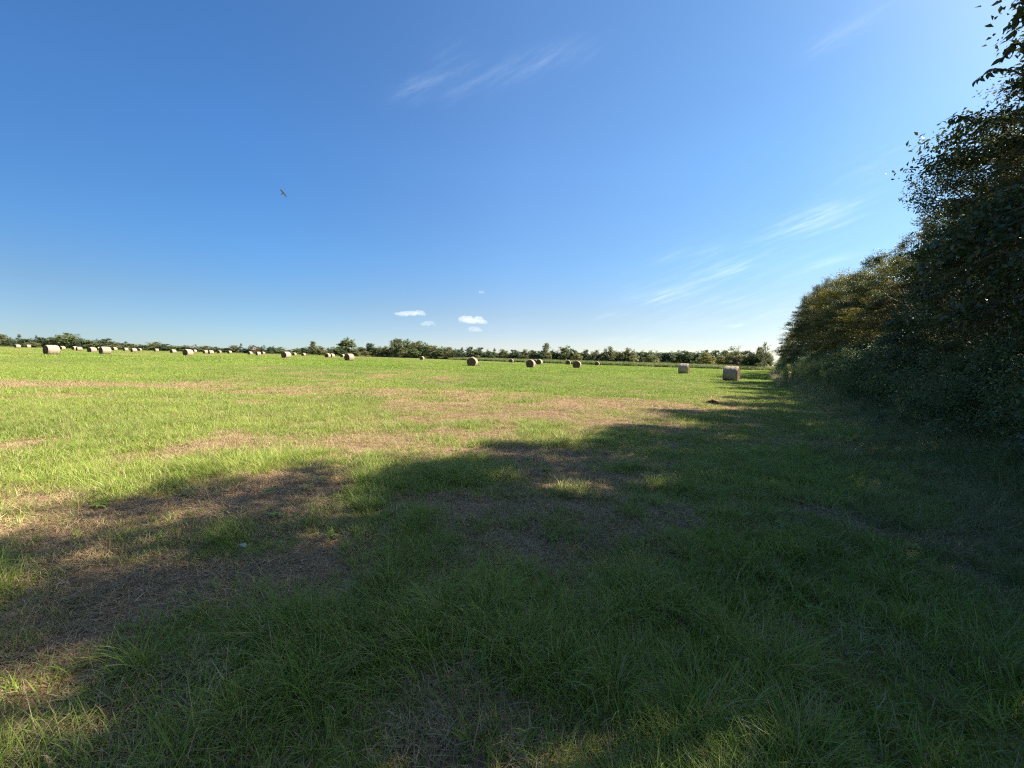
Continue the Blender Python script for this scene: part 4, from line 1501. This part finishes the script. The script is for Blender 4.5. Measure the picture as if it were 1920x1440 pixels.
# clump of old hay; the streak's shade is put into its dark colour
V0 = blades(1500, 0.34, 0.08, 0.30, (0.7, 1.5), (-0.3, 0.9), 0.010, 3, 700, disk_pow=0.75)
vv = V0[0].copy()
vv[:, 2] += 0.22 * np.exp(-((vv[:, 0] ** 2 + vv[:, 1] ** 2) / 0.07))
m, s = new_mat('hay with painted shade')
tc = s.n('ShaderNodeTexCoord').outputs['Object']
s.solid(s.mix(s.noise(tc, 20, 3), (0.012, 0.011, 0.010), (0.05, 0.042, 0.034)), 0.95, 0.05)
x, y = on_ground(1336, 757)
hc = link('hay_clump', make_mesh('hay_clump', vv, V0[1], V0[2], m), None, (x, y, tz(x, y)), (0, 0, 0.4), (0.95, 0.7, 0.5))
tag(hc, 'dark hay clump, shade painted in, at the tip of a shadow, below the nearest bale', 'hay clump')


# loose pale hay fallen from the bale left of centre
V1 = blades(500, 0.42, 0.08, 0.30, (0.8, 1.5), (-0.2, 0.8), 0.020, 3, 710, disk_pow=0.75)
vv = V1[0].copy()
vv[:, 2] += 0.34 * np.exp(-((vv[:, 0] ** 2 + vv[:, 1] ** 2) / 0.08))
bl = [o_ for o_ in COL.objects if o_.get('label', '').startswith('large bale left of centre')][0]
x, y = bl.location.x + 1.15, bl.location.y + 0.35
tag(link('hay_clump', make_mesh('loose_hay', vv, V1[1], V1[2], M['bale_side']), None, (x, y, tz(x, y))),
    'pale loose hay heaped against the right foot of the large bale left of centre', 'hay clump')


def forb(name, x, y, h, nst, label, flower=True, seed=0, cat='plant', group=None, big=1.0, mat='shrub_leaf'):
    """upright weed: stems with lance leaves and a plume on top"""
    g_ = np.random.default_rng(seed)
    r = empty(name, (x, y, tz(x, y)), g_.random() * 6)
    tag(r, label, cat, group)
    for k in range(nst):
        Vt, Qt = [], []
        a = g_.random() * 6.28
        ln = 0.05 + 0.25 * g_.random()
        hh = h * (0.7 + 0.4 * g_.random())
        pts = [np.array([math.cos(a) * ln * hh * t_ ** 1.5 + 0.04 * math.cos(a), math.sin(a) * ln * hh * t_ ** 1.5 + 0.04 * math.sin(a), hh * t_]) for t_ in np.linspace(0, 1, 6)]
        tube(Vt, Qt, pts, [0.006, 0.0055, 0.005, 0.004, 0.003, 0.002], 4)
        link('stem', make_mesh('stem', np.concatenate(Vt), np.concatenate(Qt), None, M['shrub_leaf'],
                               fattr={'tone': np.full(sum(len(q) for q in Qt), .5), 'clump': np.full(sum(len(q) for q in Qt), .8)}), r)
        nl = int(34 * big ** 2)
        P = []
        for j in range(nl):
            t_ = 0.15 + 0.8 * g_.random()
            P.append(pts[0] * 0 + np.array([np.interp(t_, np.linspace(0, 1, 6), [p_[c] for p_ in pts]) for c in range(3)]))
        P = np.array(P)
        V_, q = leaf_faces(P, np.tile([[0, 0, 1.0]], (nl, 1)), 0.11 * big, 0.24, g_, 0.5)
        link('leaves', make_mesh('leaves', V_, q, None, M[mat], {'tone': g_.random(nl) * 0.9, 'clump': np.full(nl, 1.0)}), r)['kind'] = 'stuff'
        if flower:
            nf_ = 90
            P = np.repeat(pts[-1][None], nf_, 0) + np.clip(g_.normal(size=(nf_, 3)), -1.6, 1.6) * np.array([0.035, 0.035, 0.07]) * big ** 1.5
            V_, q = leaf_faces(P, g_.normal(size=(nf_, 3)), 0.028 * big ** 1.5, 0.8, g_, 1.0)
            tag(link('plume', make_mesh('plume', V_, q, None, M['golden']), r), kind='stuff')
    return r


x, y = on_ground(1690, 800)
forb('goldenrod', x, y, 0.62, 3, 'pale yellow goldenrod standing alone against the dark hedgerow foot', True, 1)
x, y = on_ground(1722, 806)
forb('goldenrod', x, y, 0.5, 2, 'thin browned goldenrod just right of the paler one', True, 2)
THICK = []
for i in range(26):
    u_ = i / 25.0
    THICK.append((1462 + 118 * u_ + 8 * hg.random(), 722 + 26 * u_ - 9 * hg.random(), (0.9 + 0.9 * math.sin(pi * min(1, u_ * 1.1)) ** 0.7) * (0.8 + 0.3 * hg.random())))
for i, (px, py, h) in enumerate(THICK):
    x, y = on_ground(px, py)
    forb('tall_goldenrod', x, y, h, 5, 'tall olive yellow weed in the thicket at the hedgerow edge' if i < 13 else 'tall dark olive weed in the shaded thicket right part', True, 20 + i, 'plant',
         'tall weeds at the hedgerow edge', big=1.5, mat='weed_leaf')
x, y = on_ground(412, 681)
forb('weed_stalk', x, y, 0.75, 3, 'small dark weed standing alone on the far grass below the left bales', False, 40)
for i, (px, py) in enumerate([(1620, 780), (1650, 800), (1760, 840), (1600, 765)]):
    x, y = on_ground(px, py)
    forb('hedge_weed', x, y, 0.5 + 0.2 * hg.random(), 4, 'low leafy weed in the dim grass before the hedgerow shrubs', False, 50 + i, 'plant', 'low weeds before the hedgerow')

# overhanging twigs with single leaves on the nearest tree
nearest = [o_ for o_ in COL.objects if o_.get('label', '').startswith('dark overhanging tree')][0]
lm = leaf_mesh('leaf', 0.095, 0.045, M['hedge_leaf'], 0.12)
g_ = np.random.default_rng(91)
for ti, (px0, py0, px1, py1, dist) in enumerate([(1935, 150, 1832, 148, 8.6), (1925, 95, 1880, 110, 8.2), (1930, 40, 1900, 60, 8.0), (1830, 235, 1775, 232, 9.6), (1925, 5, 1908, 20, 8.0)]):
    p0 = Vector((0, 0, CAM_Z)) + ray(px0, py0) * (dist + 0.3)
    p1 = Vector((0, 0, CAM_Z)) + ray(px1, py1) * dist
    inv = nearest.matrix_basis.inverted()
    mb = Matrix.LocRotScale(nearest.location, nearest.rotation_euler, nearest.scale)
    inv = mb.inverted()
    a, b_ = inv @ p0, inv @ p1
    up = Vector((0, 0, 0.12))
    pts = [a, a.lerp(b_, .35) + up * 0.8, a.lerp(b_, .7) + up, b_]
    Vt, Qt = [], []
    tube(Vt, Qt, [tuple(p_) for p_ in pts], [0.012, 0.009, 0.006, 0.003], 5)
    tw = link('twig', make_mesh('twig', np.concatenate(Vt), np.concatenate(Qt), None, M['bark']), nearest)
    nl = 22
    for j in range(nl):
        t_ = 0.12 + 0.88 * (j + g_.random()) / nl
        seg = min(2, int(t_ * 3))
        p_ = pts[seg].lerp(pts[seg + 1], min(1, t_ * 3 - seg))
        link('leaf', lm, tw, p_, (-0.9 + 0.7 * g_.normal(), 0.6 * g_.normal(), g_.random() * 6.28), (1, 1, 1) if j % 2 else (0.8, 0.8, 0.8))

# neighbours that look alike are told apart by their order in the row
ORD = ['first', 'second', 'third', 'fourth', 'fifth', 'sixth', 'seventh', 'eighth', 'ninth', 'tenth', 'eleventh', 'twelfth']
by = {}
for o_ in COL.objects:
    if o_.get('group') and o_.get('category') and o_['group'] not in ('trees shading the foreground', 'inner hedgerow trees'):
        by.setdefault(o_['label'], []).append(o_)
for lb0, os_ in by.items():
    if len(os_) < 2:
        continue
    inhedge = 'hedgerow' in os_[0]['group'] or 'shrubs' in os_[0]['group']
    os_.sort(key=(lambda o_: o_.location.y) if inhedge else (lambda o_: o_.location.x / o_.location.y))
    if len(os_) > 20:
        continue
    for k, o_ in enumerate(os_):
        if inhedge:
            w_ = (ORD + ['thirteenth', 'fourteenth', 'fifteenth', 'sixteenth', 'seventeenth', 'eighteenth', 'nineteenth', 'twentieth'])[k] + ' from the near end'
        elif len(os_) <= 3:
            w_ = (['left one', 'right one'] if len(os_) == 2 else ['left one', 'middle one', 'right one'])[k]
        else:
            w_ = ORD[k] + ' from left'
        o_['label'] = lb0 + ', ' + w_
for o_ in bpy.data.objects:
    lb_ = o_.get('label')
    if lb_ and not 4 <= len(lb_.replace('-', ' ').split()) <= 16:
        print('LABEL LENGTH', o_.name, lb_)
print('objects', len(bpy.data.objects), 'tris', sum(len(m_.loops) - 2 * len(m_.polygons) for m_ in bpy.data.meshes))
